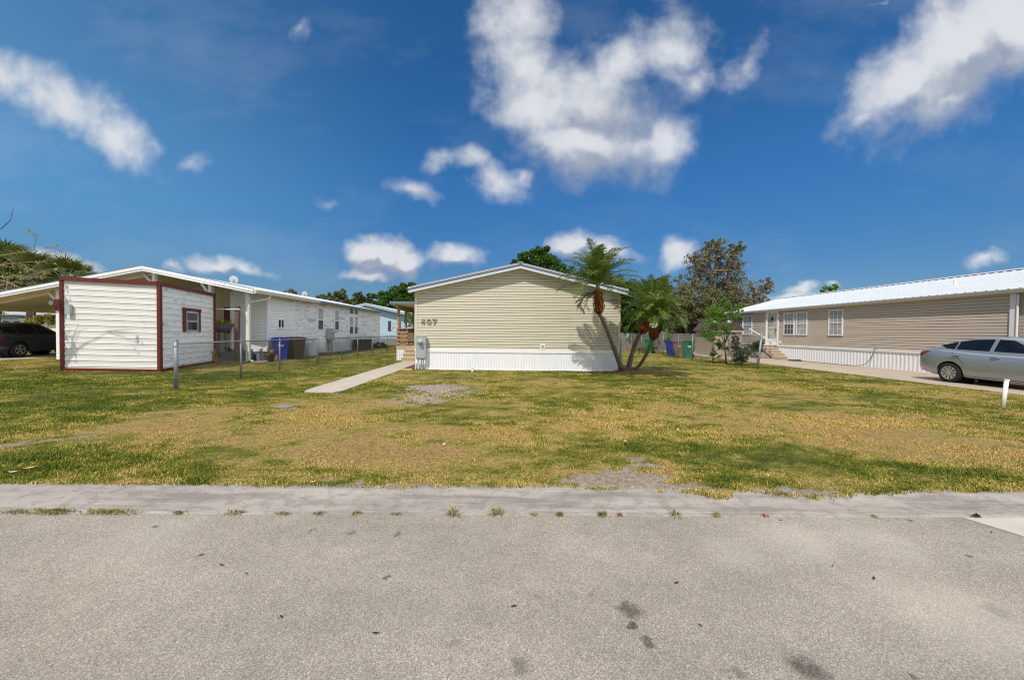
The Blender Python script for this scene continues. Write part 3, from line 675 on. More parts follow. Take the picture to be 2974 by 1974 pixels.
# porch on the left side
porch = thing('porch', 'covered timber side porch with railings beside the beige house', 'porch', (-4.5, 19.3, 0))
mb = MB()
for i in range(12): mb.box(-5.45, HX0-.02, 19.2+i*.6, 19.2+i*.6+.59, .70, .75)
mb.build('deck', TIMBER2, porch)
MB().box(-5.45, HX0-.02, 19.15, 19.2, .56, .752).build('rim_joist', TIMBER2, porch)
ribbed((-5.43, 19.14), (-5.02, 19.14), .02, .56, SKIRT, porch)
MB().box(-5.42, -3.5, 19.21, 26, .0, .69).build('base', SKIRT, porch)
mb = MB(); mb.box(-5.72, HX0-.02, 18.85, 26.8, 2.84, 2.97); mb.build('porch_roof', ALUM, porch)
MB().box(-5.66, HX0-.03, 18.9, 26.7, 2.81, 2.838).build('ceiling', CREAM, porch)
for (x, y) in ((-5.38, 19.3), (-5.38, 20.7), (-5.38, 22.4), (-5.38, 24.4)): MB().box(x-.055, x+.055, y-.055, y+.055, .751, 2.81).build('post', TIMBER, porch)
MB().box(-5.43, -5.33, 18.95, 26.6, 2.66, 2.805).build('beam', TIMBER, porch)
mb = MB(); mb.box(-4.99, -4.9, 19.25, 19.34, .751, 1.62); mb.build('post', TIMBER, porch)
mb = MB()
for z in (.80, 1.0, 1.2, 1.4): mb.box(-5.46, -4.88, 19.2, 19.235, z, z+.085)
mb.box(-5.47, -4.87, 19.19, 19.36, 1.6, 1.64); mb.build('railing', TIMBER, porch)
mb = MB()
for y0, y1 in ((19.37, 20.64), (20.76, 22.34), (22.46, 24.34)):
    mb.box(-5.44, -5.32, y0, y1, 1.6, 1.64); mb.box(-5.40, -5.36, y0, y1, .82, .9)
    k = int((y1-y0)/.13)
    for i in range(1, k):
        y = y0+(y1-y0)*i/k; mb.bar((-5.38, y, .88), (-5.38, y, 1.6), .035, .035, (0, 1, 0))
mb.build('railing', TIMBER, porch)
mb = MB()
for i in range(4):
    z = .75-.1875*i
    mb.box(-4.95, HX0-.04, 18.55+.0, 19.14-.27*(3-i) if False else 19.14, 0, 0.001) if False else None
    y1 = 19.14-.0*i; y0 = 19.14-.28*(i)
    if i: mb.box(-4.97, HX0-.05, y0-.02, y0+.30, z-.04, z); mb.box(-4.95, HX0-.06, y0+.0, y0+.025, max(0, z-.1875), z-.041)
mb.build('steps', TIMBER2, porch)

# mulch bed
bed = thing('mulch_bed', 'narrow red mulch bed with timber edging between walk and beige house', 'flower bed', (-3.7, 16, 0))
MB().box(-3.91, HX0-.03, 14.42, 18.5, -.03, .05).build('mulch', MULCH, bed)
MB().box(-3.93, HX0-.0, 14.33, 14.415, -.02, .075).build('edging', EDGING, bed, bevel=.006)

# electric meter pedestal
YM = 14.55
met = thing('meter_pedestal', 'grey electric meter cabinet on conduits at the corner of the beige house', 'electric meter', (-3.2, YM, 0))
a = at(1207.7, 976, YM); b = at(1236, 1040, YM)
mb = MB(); mb.box(a.x, b.x, YM, YM+.16, b.z, a.z); cab = mb.build('cabinet', GREYBOX, met, bevel=.008)
zs = a.z-(a.z-b.z)*.36
MB().box(a.x+.005, b.x-.005, YM-.006, YM-.001, zs-.004, zs+.004).build('seam', BLACK, cab)
MB().box(a.x-.01, b.x+.01, YM-.012, YM+.17, a.z, a.z+.012).build('lid', GREYBOX, cab)
q = at(1221, 992, YM)
m_ = MB().lathe((q.x, YM, q.z), [(.092, .0), (.092, -.05), (.075, -.055), (.075, -.12), (.06, -.15), (.001, -.155)], 20, 'y'); me_ = m_.build('meter', GLASSDOME, cab, smooth=True)
MB().box(q.x-.035, q.x+.03, YM-.158, YM-.154, q.z+.012, q.z+.04).build('display', BLACK, me_)
MB().box(q.x-.05, q.x+.04, YM-.158, YM-.154, q.z-.04, q.z-.02).build('label_strip', M('teal_strip', (.12, .25, .25), .4), me_)
for u, r in ((1210.5, .034), (1220, .034), (1226.6, .02), (1233, .028)):
    q = at(u, 1060, YM+.06); MB().tube([(q.x, YM+.07, -.03), (q.x, YM+.07, b.z)], r, 10).build('conduit', CONDUIT, met, smooth=True)
MB().box(a.x-.0, b.x-.0, YM+.03, YM+.034, .20, .24).build('strut', GREYBOX, met)
cp = thing('cleanout_pipe', 'short white capped pipe standing in grass before white skirting', 'pipe', (-1.17, 14.1, 0))
MB().lathe((-1.17, 14.1, 0), [(.001, .2), (.055, .2), (.055, .13), (.047, .125), (.047, -.03)], 16).build('pipe', PVC, cp)
MB().box(-1.195, -1.145, 14.075, 14.125, .2, .225).build('plug', PVC, cp)

# ------------------------------------------------------------------ palms
mound = MB(); vs = []; fs = []; NR, NA = 7, 28
for i in range(NR+1):
    r = i/NR
    for k in range(NA):
        a = 2*PI*k/NA; jit = 1+.12*math.sin(3*a+1)+.06*math.sin(7*a)
        vs.append((4.95+1.0*r*jit*math.cos(a), 14.55+.78*r*jit*math.sin(a), .19*(math.cos(PI*r)*.5+.5)-.012+random.uniform(-.012, .012)*(1-r)))
for i in range(NR):
    for k in range(NA): fs.append((i*NA+k, i*NA+(k+1) % NA, (i+1)*NA+(k+1) % NA, (i+1)*NA+k))
tag(mound.add(vs, fs).build('mulch_mound', M('brown_mulch', (.17, .09, .055), .95, var=.5, vs=22, bump=.02, bs=40), smooth=True), 'low brown mulch mound at the foot of the palms', 'mound', kind='structure')
def frond(mbL, mbS, base, az, el0, L, droop, nleaf=25, ll=.42, roll_=0):
    base = Vector(base); N = 12; pts = [base]; e = el0; h = Vector((math.cos(az), math.sin(az), 0))
    for i in range(N):
        e -= droop*(.4+1.2*i/N)/N; pts.append(pts[-1] + (h*math.cos(e)+Vector((0, 0, math.sin(e))))*(L/N))
    mbS.tube(pts, [.018*(1-.8*i/N) for i in range(N+1)], 4, caps=False)
    side0 = Vector((-math.sin(az), math.cos(az), 0))
    for j in range(nleaf):
        f = .10+.9*j/(nleaf-1); x = f*N; i = min(int(x), N-1); p = pts[i].lerp(pts[i+1], x-i)
        tg = (pts[i+1]-pts[i]).normalized(); up = side0.cross(tg).normalized()
        if up.z < 0: up = -up
        l_ = ll*(math.sin(PI*min(1, .18+.80*f)))**.6*random.uniform(.85, 1.1)
        for s in (-1, 1):
            d1 = (side0*s*.85 + tg*(.62+.5*f) + up*random.uniform(.1, .6)).normalized()
            d2 = (d1 + Vector((0, 0, -.45-.25*random.random()))).normalized()
            wv_ = d1.cross(up).normalized()*.0165 if abs(d1.dot(up)) < .99 else side0*.0165
            a_ = p + d1*l_*.5; b_ = a_ + d2*l_*.5
            mbL.add([p-wv_*.6, p+wv_*.6, a_+wv_, b_, a_-wv_], [(0, 1, 2, 4), (4, 2, 3)])
BOOTCORE = M('dark_boot_fibre', (.05, .02, .01), .95, var=.5, vs=20)
def palm(label, tr_pts, tr_rad, head, hr, crown, nf, L, lean=(0, 0), seed=1, els=(0.1, 1.45), droop=1.2, extra=()):
    random.seed(seed); base = Vector(tr_pts[0]); t_ = thing('palm_tree', label, 'palm tree', base, group='palms in a clump by the house')
    # smooth trunk
    P_ = [Vector(p) for p in tr_pts] + [Vector(head[0])]; pts = []; rad = []
    RR = list(tr_rad) + [tr_rad[-1]*1.1]
    for i in range(len(P_)-1):
        p0, p1, p2, p3 = P_[max(i-1, 0)], P_[i], P_[i+1], P_[min(i+2, len(P_)-1)]
        for k in range(8):
            f = k/8; pts.append(.5*((2*p1)+(p2-p0)*f+(2*p0-5*p1+4*p2-p3)*f*f+(3*p1-p0-3*p2+p3)*f**3))
            rad.append((RR[i]*(1-f)+RR[i+1]*f)*(1+.07*(k % 2)))
    pts.append(P_[-1]); rad.append(RR[-1])
    MB().tube(pts, rad, 12).build('trunk', PALMBARK, t_, smooth=True)
    # swollen head of old leaf bases: scales laid round a core
    h0, h1 = Vector(head[0]), Vector(head[1]); mb_ = MB(); N = 11
    prof = [.62, .85, 1.0, 1.06, 1.0, .9, .8, .72, .66, .6, .5]; pts = [h0.lerp(h1, i/(N-1)) for i in range(N)]
    mb_.tube(pts, [hr*.86*x for x in prof], 12, mi=1)
    ax = (h1-h0).normalized(); s1 = ax.cross(Vector((0, 1, 0))).normalized(); s2 = ax.cross(s1)
    nsc = 190
    for i in range(nsc):
        f = (i+.5)/nsc; a = i*2.399; rr = hr*.84*np.interp(f*(N-1), range(N), prof); c = h0.lerp(h1, f)
        rd = s1*math.cos(a)+s2*math.sin(a); tn = ax.cross(rd); p = c+rd*rr; ln = random.uniform(.06, .12); w_ = .028
        o_ = rd*random.uniform(.015, .075)
        mb_.add([p-tn*w_, p+tn*w_, p+tn*w_*.5+ax*ln+o_, p-tn*w_*.5+ax*ln+o_, p+rd*.02-tn*w_*.8+o_*.5, p+rd*.02+tn*w_*.8+o_*.5], [(0, 1, 5, 4), (4, 5, 2, 3)])
    mb_.build('leaf_base_head', [BOOTS, BOOTCORE], t_, fixn=False)
    mbL, mbS = MB(), MB(); c = Vector(crown)
    mbS.tube([h1, h1.lerp(c, .6), c], [hr*.5, hr*.33, hr*.16], 10)
    for i in range(nf):
        f = (i+.5)/nf; a = i*2.399+seed; e = els[0]+(els[1]-els[0])*f**.8 + random.uniform(-.1, .1)
        st = h1.lerp(c, .55+.45*f)
        frond(mbL, mbS, st, a+lean[0], e, L*random.uniform(.85, 1.1)*(1-.22*f), droop*random.uniform(.75, 1.2))
    for (a, e, l_, dr) in extra: frond(mbL, mbS, h1, a, e, l_, dr)
    mbL.build('fronds', PALMLEAF, t_, fixn=False); mbS.build('frond_stems', PALMSTEM, t_, fixn=False, smooth=True)
    return t_
A_ = lambda u, v, Y: tuple(at(u, v, Y))
palm('tallest palm leaning left in front of the beige wall with rusty leaf bases', [A_(1806, 1070, 14.25), A_(1779, 1001, 13.65), A_(1756, 942, 12.98), A_(1743, 915, 12.76)], [.105, .070, .062, .062],
     (A_(1740, 910, 12.72), A_(1737, 848, 12.67)), .165, A_(1735, 812, 12.65), 38, 1.62, seed=4, els=(.12, 1.5), droop=1.05, extra=((2.6, .1, 1.0, 2.2), (3.3, .0, 1.1, 2.4), (3.0, -.3, .8, 2.0)))
palm('middle palm of the clump with upright trunk tilting right and orange head', [A_(1826, 1067, 14.75), A_(1836, 1026, 14.6), A_(1850, 987, 14.4), A_(1859, 968, 14.3)], [.105, .08, .076, .08],
     (A_(1861, 966, 14.28), A_(1883, 934, 14.2)), .15, A_(1892, 900, 14.15), 26, 1.85, seed=9, els=(.55, 1.5), droop=.95)
palm('lowest palm of the clump with thin pale trunk curving right', [A_(1832, 1080, 14.35), A_(1855, 1063, 14.1), A_(1876, 1031, 13.6), A_(1891, 998, 13.2)], [.08, .058, .058, .062],
     (A_(1896, 985, 13.1), A_(1904, 944, 13.0)), .14, A_(1908, 912, 12.95), 32, 1.4, seed=15, els=(-.05, 1.45), droop=1.7)
random.seed(3)
# ------------------------------------------------------------------ left: metal shed
sA, sB, sC, sD = (-15.20, 13.05), (-11.82, 13.0), (-12.95, 16.9), (-16.33, 17.0)
tA, tB, tC, tD = 3.22, 3.07, 3.05, 3.15
shed = thing('metal_shed', 'white ribbed metal shed with oxblood red corner trim and small window', 'shed', (-13.4, 14.7, 0))
def ribwall(a, b, za, zb, mat_, bl=0.0, per=.205):
    fr = Frame2(a, b); L = (Vector(b)-Vector(a)).length; mb = MB(); pr = []
    z = .02
    top = max(za, zb); rows = []
    while z < top:
        for f, o in ((0, .0), (.60, 0), (.66, .013), (.74, .013), (.79, .0), (.84, .013), (.92, .013), (.98, 0)): rows.append((z+f*per, o))
        z += per
    sl = (zb-za)/top
    vs = []
    for q, tz in ((0, za), (L, zb)):
        for zz, o in rows: vs.append(fr.p(q, o, min(zz, top)/top*tz))
    m = len(rows); mb.add(vs, [(i, i+1, m+i+1, m+i) for i in range(m-1)])
    return mb.build('wall', mat_, shed, fixn=False)
ribwall(sA, sB, tA, tB, SHEDWHITE); ribwall(sB, sC, tB, tC, SHEDSTAIN); ribwall(sC, sD, tC, tD, SHEDSTAIN); ribwall(sD, sA, tD, tA, SHEDSTAIN)
tops = [(sA, tA), (sB, tB), (sC, tC), (sD, tD)]
mb = MB()
mb.add([(p[0], p[1], z-.03) for p, z in tops], [(0, 1, 2, 3)]); mb.build('roof', WROOF, shed)
for p in (sA, sB, sC, sD):
    mb = MB()
    c = Vector((-13.9, 14.7, 0)); n = (Vector((p[0], p[1], 0))-c).normalized(); z = dict((q, w_) for q, w_ in tops)[p]
    mb.box(p[0]-.055, p[0]+.055, p[1]-.055, p[1]+.055, -.02, z-.02); mb.build('corner_trim', REDTRIM, shed, bevel=.008)
for i in range(4):
    (p, z), (q, z2) = tops[i], tops[(i+1) % 4]; n = Frame2(p, q).n
    MB().bar(Vector((p[0], p[1], z-.04))+n*.03, Vector((q[0], q[1], z2-.04))+n*.03, .10, .125).build('edge_trim', REDTRIM, shed)
    MB().bar(Vector((p[0], p[1], .045))+n*.02, Vector((q[0], q[1], .03))+n*.02, .075, .13).build('base_trim', REDTRIM, shed)
fr = Frame2(sB, sC); L = (Vector(sC)-Vector(sB)).length
wq0, wq1 = .355*L, .678*L
ww = window(fr, wq0+.20, wq1-.18, 1.40, 2.16, shed, fw=.05, up=SCREEN, low=GLASS, split=.52, frame=M('dull_aluminium', (.5, .52, .52), .5, .3), proud=.05)
mb = MB()
fr.box(mb, wq0, wq0+.19, .0, .055, 1.38, 2.2); fr.box(mb, wq1-.17, wq1, .0, .055, 1.38, 2.2); fr.box(mb, wq0-.02, wq1+.03, .0, .065, 2.2, 2.3)
mb.build('shutter', REDTRIM, shed)
q = at(167, 879, 13.1)
m_ = MB().tube([q+Vector((.12, .1, .0)), q+Vector((.0, 0, .0))], .03, 8); lamp = m_.build('flood_lamp', BLACK, shed)
MB().lathe(tuple(q+Vector((-.02, -.08, -.02))), [(.001, -.10), (.075, -.10), (.05, .05), (.001, .08)], 12, 'y').build('lamp_head', GALV, lamp)
MB().box(sA[0]-.10, sA[0]+.06, sA[1]-.17, sA[1]-.05, 2.06, 2.46).build('switch_box', REDTRIM, shed, bevel=.01)
q = Vector((sA[0]+.22, sA[1]-.10, 0)); MB().box(q.x-.0, q.x+.17, q.y-.03, q.y+.06, 1.95, 2.28).build('wall_box', GREYBOX, shed)

# ------------------------------------------------------------------ left: long white home with carport roof
WX = -11.6; RXL, HRL, SLP = -16.15, 4.22, .195; FY, BY = 16.95, 35.6
zl = lambda x: HRL - abs(x-RXL)*SLP
lh = thing('mobile_home', 'long white mobile home with mildewed siding and wide carport gable', 'house', (-14, 18.4, 0))
siding((WX, 18.6), (WX, 20.85), .0, 3.26, .135, .012, None, 'wall', LHWHITE, lh)
siding((WX, 20.93), (WX, 35.2), .72, 3.26, .145, .014, None, 'wall', LHSTAIN, lh)['label'] = 'mildew stained long side wall'
siding((-13.35, 18.6), (WX, 18.6), .12, 3.45, .135, .012, [((RXL, 18.6, HRL-.1), Vector((SLP, 0, 1)).normalized())], 'wall', LHWHITE, lh)
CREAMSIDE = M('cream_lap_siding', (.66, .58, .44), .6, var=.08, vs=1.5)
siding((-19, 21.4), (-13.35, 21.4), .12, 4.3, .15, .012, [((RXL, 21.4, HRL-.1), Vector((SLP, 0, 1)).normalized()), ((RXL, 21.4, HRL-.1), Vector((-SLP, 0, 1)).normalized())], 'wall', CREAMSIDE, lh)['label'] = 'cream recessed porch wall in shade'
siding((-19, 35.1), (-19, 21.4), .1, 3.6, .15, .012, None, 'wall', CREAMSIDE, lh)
MB().box(-13.36, -13.3, 18.63, 21.4, .12, 3.6).build('inner_wall', LHWHITE, lh); MB().box(-18.9, WX-.05, 35.0, 35.2, .0, 3.2).build('rear_wall', LHWHITE, lh)
mb = MB(); mb.box(WX-.05, WX+.02, 20.95, 35.2, -.02, .72); mb.build('foundation', LHSKIRT, lh)
for (x, y) in ((-13.35, 18.58), (WX+.0, 18.58), (WX+.01, 20.89), (WX+.01, 35.2)): MB().box(x-.06, x+.045, y-.05, y+.05, .0, min(3.3, zl(x)-.12)).build('corner_trim', WHITE, lh, bevel=.005)
XE, XW = -11.2, -25.6
ribroof((XE, FY, zl(XE)), (XE, BY, zl(XE)), (RXL, FY, HRL), (RXL, BY, HRL), WROOF, lh, per=.42, th=.03)
ribroof((XW, FY, zl(XW)), (XW, BY, zl(XW)), (RXL, FY, HRL), (RXL, BY, HRL), WROOF, lh, per=.42, th=.03)
mb = MB()
for xa, xb in ((RXL, XE-.02), (XW+.02, RXL)): mb.add([(xa, FY+.06, zl(xa)-.06), (xb, FY+.06, zl(xb)-.06), (xb, BY-.1, zl(xb)-.06), (xa, BY-.1, zl(xa)-.06), (xa, FY+.06, zl(xa)-.09), (xb, FY+.06, zl(xb)-.09), (xb, BY-.1, zl(xb)-.09), (xa, BY-.1, zl(xa)-.09)], [(0, 1, 2, 3), (7, 6, 5, 4), (0, 4, 5, 1), (2, 6, 7, 3)])
mb.build('ceiling', CREAM, lh)
def lrake(y, d0, d1, th, mt, nm):
    m_ = MB()
    for xa, xb in ((XW, RXL), (RXL, XE)): m_.prism([(xa, y, zl(xa)+d0), (xb, y, zl(xb)+d0), (xb, y, zl(xb)+d1), (xa, y, zl(xa)+d1)], (0, th, 0))
    return m_.build(nm, mt, lh)
lrake(FY-.05, -.07, .06, .05, WHITE, 'rake_trim'); lrake(FY-.02, -.16, -.068, .05, WHITE, 'fascia'); lrake(FY-.06, .058, .078, .1, ALUM, 'drip_edge')
mb = MB(); mb.prism([(XE-.02, FY-.02, zl(XE)-.17), (XE+.12, FY-.02, zl(XE)-.13), (XE+.14, FY-.02, zl(XE)+.02), (XE-.02, FY-.02, zl(XE)+.02)], (0, 5.9, 0)); mb.build('gutter', TRIM_BEIGE, lh)
mb = MB(); mb.box(XE-.02, XE+.05, FY+5.9, BY, zl(XE)-.10, zl(XE)+.03); mb.build('eave_fascia', ALUM, lh)
mb = MB(); mb.box(WX+.02, XE-.03, 18.4, BY-.1, zl(XE)-.06, zl(XE)-.03); mb.build('soffit', CREAM, lh)
# porch columns with knee braces, beam
for u in (173, 451, 613, 721):
    x = (at(u, 964, 17.6)).x; zt = zl(x)-.10
    c = MB().box(x-.075, x+.075, 17.52, 17.68, -.02, zt).build('column', WHITE, lh, bevel=.006)
    if u < 700: MB().bar((x, 17.6, zt-.62), (x-.5, 17.6, zl(x-.5)-.12), .09, .07, (0, 1, 0)).build('brace', WHITE, c)
mb = MB()
for xa, xb in ((XW+.1, RXL), (RXL, XE-.1)): mb.bar((xa, 17.75, zl(xa)-.15), (xb, 17.75, zl(xb)-.15), .1, .12, (0, 1, 0)); mb.build('beam', CREAM, lh); mb = MB()
mb.box(XW+.2, -19.0, 34.9, 35.1, 2.35, zl(XW)-.1); mb.build('end_beam', CREAM, lh)
# downspout
pts = [(XE+.06, FY+1.1, zl(XE)-.13), (XE+.02, FY+1.05, 2.95), (XE-.45, FY+.42, 2.75), (-11.66, FY+.35, 2.5), (-11.66, FY+.35, .22), (-11.62, FY+.28, .10), (-11.3, FY+.1, .05)]
MB().tube(pts, .055, 8).build('downspout', TRIM_BEIGE, lh, smooth=True)
frw = Frame2((WX, 18.4), (WX, 35.2))
Y_ = lambda u: WX*FPX/(u-1464)
window(frw, 19.36-18.4, 19.92-18.4, 1.57, 2.06, lh, split=.02)
MB().box(WX+.03, WX+.06, 19.62, 19.66, 1.62, 2.0).build('window_mullion', WHITE, lh)
for (y0, y1) in ((23.5, 24.25), (25.85, 26.55)): window(frw, y0-18.4, y1-18.4, 1.5, 2.9, lh, up=GLASSPALE, low=SCREEN, split=.46)
for (y0, y1, flip) in ((28.3, 29.07, 1), (29.28, 29.95, -1)):
    window(frw, y0-18.4, y1-18.4, 1.22, 2.58, lh, up=GLASSPALE, low=SCREEN, split=.44)
    m_ = MB(); c = .28
    poly = [(y0, 2.74), (y1, 2.74), (y1, 2.98), (y1-c*.7, 3.18), (y0+c*.7, 3.18), (y0, 2.98)]
    m_.prism([(WX-.0, y, z) for y, z in poly], (.045, 0, 0)); w2 = m_.build('window', WHITE, lh)
    k = lambda y, z: (WX+.03, (y-(y0+y1)/2)*.86+(y0+y1)/2, (z-2.95)*.82+2.95)
    MB().prism([k(y, z) for y, z in poly], (.02, 0, 0)).build('pane', GLASS, w2)
frp = Frame2((-19, 21.4), (-13.35, 21.4)); q = at(652, 899, 21.4); q2 = at(668, 899, 21.4)
m_ = MB(); frp.box(m_, q.x+19-.0, 19-13.38, -.01, .05, 1.28, 2.72); m_.build('shutter', REDTRIM, lh)
# brick plinth + slab
tag(MB().box(-16.5, -10.9, 17.15, 18.56, -.05, .035).build('slab', CONC), 'small concrete slab under the plant pots by the white house', 'slab', kind='structure')
MB().box(-13.4, WX+.03, 18.50, 18.59, .036, .36).build('brick_plinth', BRICK, lh)
# dishes, vent, mast
def dish(label, u, v, Y, r):
    q = at(u, v, Y); t_ = thing('satellite_dish', label, 'satellite dish', (q.x, q.y, zl(q.x)))
    z0 = zl(q.x)
    MB().tube([(q.x, q.y, z0-.02), (q.x, q.y, q.z-.02)], .03, 8).build('mast', GALV, t_)
    m_ = MB().lathe((0, 0, 0), [(.001, .06), (r*.5, .045), (r, 0), (r, -.02), (r*.5, .02), (.001, .035)], 18, 'y')
    o = m_.build('reflector', WHITE, t_, smooth=True, local=True); o.location = (0, 0, q.z-z0); o.rotation_euler = (R(20), 0, R(30))
    MB().tube([(0, -.02, -r*.8), (.0, -r*1.1, -r*.3)], .014, 6).build('feed_arm', BLACK, o, local=True)
dish('white satellite dish on the roof slope above the wooden post', 679, 812, 24, .24)
dish('small white dome vent near the far end of the mildewed roof', 885, 853, 31.0, .20)
q = at(625, 804, 25); MB().prism([(q.x-.5, 24.7, zl(q.x-.5)), (q.x+.5, 24.7, zl(q.x+.5)), (q.x+.4, 24.7, zl(q.x+.4)+.17), (q.x-.4, 24.7, zl(q.x-.4)+.17)], (0, .9, 0)).build('skylight', WROOF, lh)
q = at(893, 833, 40); ms = thing('antenna_mast', 'thin antenna mast rising far behind the white house roof', 'mast', (q.x, 40, 0))
MB().tube([(q.x, 40, 0), (q.x, 40, q.z)], [.06, .03], 6).build('pole', GALV, ms)
m_ = MB().tube([(q.x, 40, q.z-1), (q.x, 40, q.z)], .012, 4)
for k in range(4): m_.bar((q.x-.25+.04*k, 40, q.z-.25*k-.1), (q.x+.25-.04*k, 40, q.z-.25*k-.1), .02, .02)
m_.build('antenna', GALV, ms)

# things along the white house -------------------------------------------------
def bin_(label, col, loc, rz, group, scale=1., lidopen=0, mark=None):
    t_ = thing('wheelie_bin', label, 'bin', loc, rz, group)
    s_ = scale; H = .98*s_
    m_ = MB(); w0, d0, w1, d1 = .25*s_, .26*s_, .315*s_, .37*s_
    def ring(wx, dy, z, yo=0): return [(-wx, -dy+yo, z), (wx, -dy+yo, z), (wx, dy+yo, z), (-wx, dy+yo, z)]
    m_.add(ring(w0, d0, .0)+ring(w0*1.02, d0, .12)+ring(w1*.97, d1*.96, H*.9)+ring(w1*1.04, d1*1.04, H*.905)+ring(w1*1.04, d1*1.04, H), [(3, 2, 1, 0)]+[(i*4+k, i*4+(k+1) % 4, i*4+4+(k+1) % 4, i*4+4+k) for i in range(4) for k in range(4)]+[(16, 17, 18, 19)])
    body = m_.build('body', col, t_, local=True, bevel=.02)
    m_ = MB(); pr = [(-w1*1.08, H+.0), (-w1*1.08, H+.05), (-w1*.8, H+.095), (0, H+.115), (w1*.8, H+.095), (w1*1.08, H+.05), (w1*1.08, H)]
    m_.prism([(x, -d1*1.12, z) for x, z in pr], (0, d1*2.2, 0)); ld = m_.build('lid', col, t_, local=True, bevel=.012)
    if lidopen: ld.location = (0, 0, .0); ld.rotation_euler = (0, R(lidopen), 0)
    MB().tube([(-w1*.8, d1*1.04, H*.96), (-w1*.8, d1*1.28, H*.97), (w1*.8, d1*1.28, H*.97), (w1*.8, d1*1.04, H*.96)], .018, 8).build('handle', col, t_, local=True)
    for sx_ in (-1, 1):
        MB().lathe((sx_*w0*1.08, d0*.98, .125), [(.001, -.035), (.11, -.035), (.125, -.02), (.125, .02), (.11, .035), (.001, .035)], 16, 'x').build('wheel', BLACK, t_, local=True)
    if mark == 'W':
        y = -d1*.86; m_ = MB(); zz = H*.70; dy = .0
        f = lambda x, z: (x, -(d0+(d1*.96-d0)*(z-.12)/(H*.9-.12))-.006, z)
        P5 = [(-.11, zz+.06), (-.055, zz-.05), (0, zz+.04), (.055, zz-.05), (.11, zz+.06)]
        for a, b in zip(P5[:-1], P5[1:]): m_.bar(f(*a), f(*b), .004, .03, (1, 0, 0) if False else (0, -1, 0))
        m_ = MB()
        for a, b in zip(P5[:-1], P5[1:]):
            dx = .02; m_.add([f(a[0]-dx, a[1]), f(a[0]+dx, a[1]), f(b[0]+dx, b[1]), f(b[0]-dx, b[1])], [(0, 1, 2, 3)])
        m_.build('letter_mark', WHITE, body, local=True, fixn=False)
    if mark == 'label':
        y = lambda z: -(d0+(d1*.96-d0)*(z-.12)/(H*.9-.12))-.006
        MB().add([(.02, y(H*.66), H*.66), (.21, y(H*.66), H*.66), (.21, y(H*.76), H*.76), (.02, y(H*.76), H*.76)], [(0, 1, 2, 3)]).build('sticker', CARD, body, local=True, fixn=False)
    return t_
bin_('blue wheelie bin with white letter against the white siding', BIN_N, (-11.08, 18.75, 0), R(35), 'bins by the white house', 1.05, mark='W')
bin_('brown wheelie bin beside the blue bin at the white house', BIN_BR, (-10.98, 19.95, 0), R(60), 'bins by the white house', 1.05)
tk = thing('water_tank', 'white rounded water tank standing against the mildewed wall', 'tank', (-11.1, 22.9, 0))
MB().lathe((-11.1, 22.9, 0), [(.001, .14), (.27, .14), (.31, .2), (.32, .85), (.29, .98), (.20, 1.05), (.06, 1.08), (.001, 1.08)], 20).build('tank', PVC, tk, smooth=True)
MB().box(-11.4, -10.8, 22.6, 23.2, -.01, .14).build('stand', OLDWOOD, tk)
tk = thing('pressure_drum', 'low pale drum with lid between the bins and the white tank', 'drum', (-11.15, 21.9, 0))
MB().lathe((-11.15, 21.9, 0), [(.001, 0), (.30, .0), (.31, .1), (.31, .72), (.33, .73), (.33, .78), (.1, .82), (.001, .82)], 18).build('drum', LHSKIRT, tk, smooth=False)
MB().tube([(-11.3, 21.75, .8), (-11.3, 21.75, .92), (-11.0, 21.75, .92), (-11.0, 21.75, .8)], .02, 6).build('handle', GALV, tk)
tk = thing('vent_block_stack', 'dark louvred block stack standing behind the brown bin', 'vent block', (-11.3, 21.15, 0))
m_ = MB()
for i in range(7): m_.box(-11.5, -11.15, 20.95, 21.4, .02+i*.1, .09+i*.1)
m_.box(-11.46, -11.19, 21, 21.35, 0, .7); m_.build('blocks', BLOCK, tk)
eb = thing('electric_box', 'grey electrical box on legs by the black stain on the white wall', 'electric box', (-11.45, 25.0, 0))
MB().box(-11.55, -11.32, 24.6, 25.3, .85, 1.62).build('cabinet', GREYBOX, eb, bevel=.01)
for y in (24.75, 25.15): MB().tube([(-11.45, y, -.02), (-11.45, y, .85)], .03, 8).build('conduit', GALV, eb)
MB().lathe((-11.32, 24.95, 1.4), [(.09, 0), (.09, .06), (.06, .12), (.001, .12)], 14, 'x').build('meter', GLASSDOME, eb)
sbx = thing('storage_box', 'dark slatted storage box on the grass by the far end of the white wall', 'storage box', (-11.1, 29.8, 0))
m_ = MB()
for i in range(12): m_.box(-11.42, -10.8, 28.72+i*.18, 28.88+i*.18, .02, .74)
m_.build('slats', M('dark_stained_slats', (.045, .035, .03), .8, var=.3), sbx); MB().box(-11.47, -10.75, 28.65, 30.95, .745, .80).build('lid', BLACK, sbx)
MB().box(-10.86, -10.76, 31.0, 31.1, 0, .8).build('end_post', PVC, sbx)

# clothesline post and line
cl_ = thing('clothesline', 'tall brown timber post holding a white clothesline pole', 'clothesline', (-12.25, 17.3, 0))
a = at(688, 1050, 17.3); b = at(689, 888, 17.3)
MB().bar((a.x-.01, 17.3, -.02), (b.x+.02, 17.3, b.z), .17, .15, (0, 1, 0)).build('post', POSTWOOD, cl_, bevel=.008)
q0, q1 = at(612, 897.5, 17.2), at(697, 898.5, 17.2); MB().tube([q0+Vector((-.6, 0, 0)), q1], .022, 8).build('line_pole', PVC, cl_)
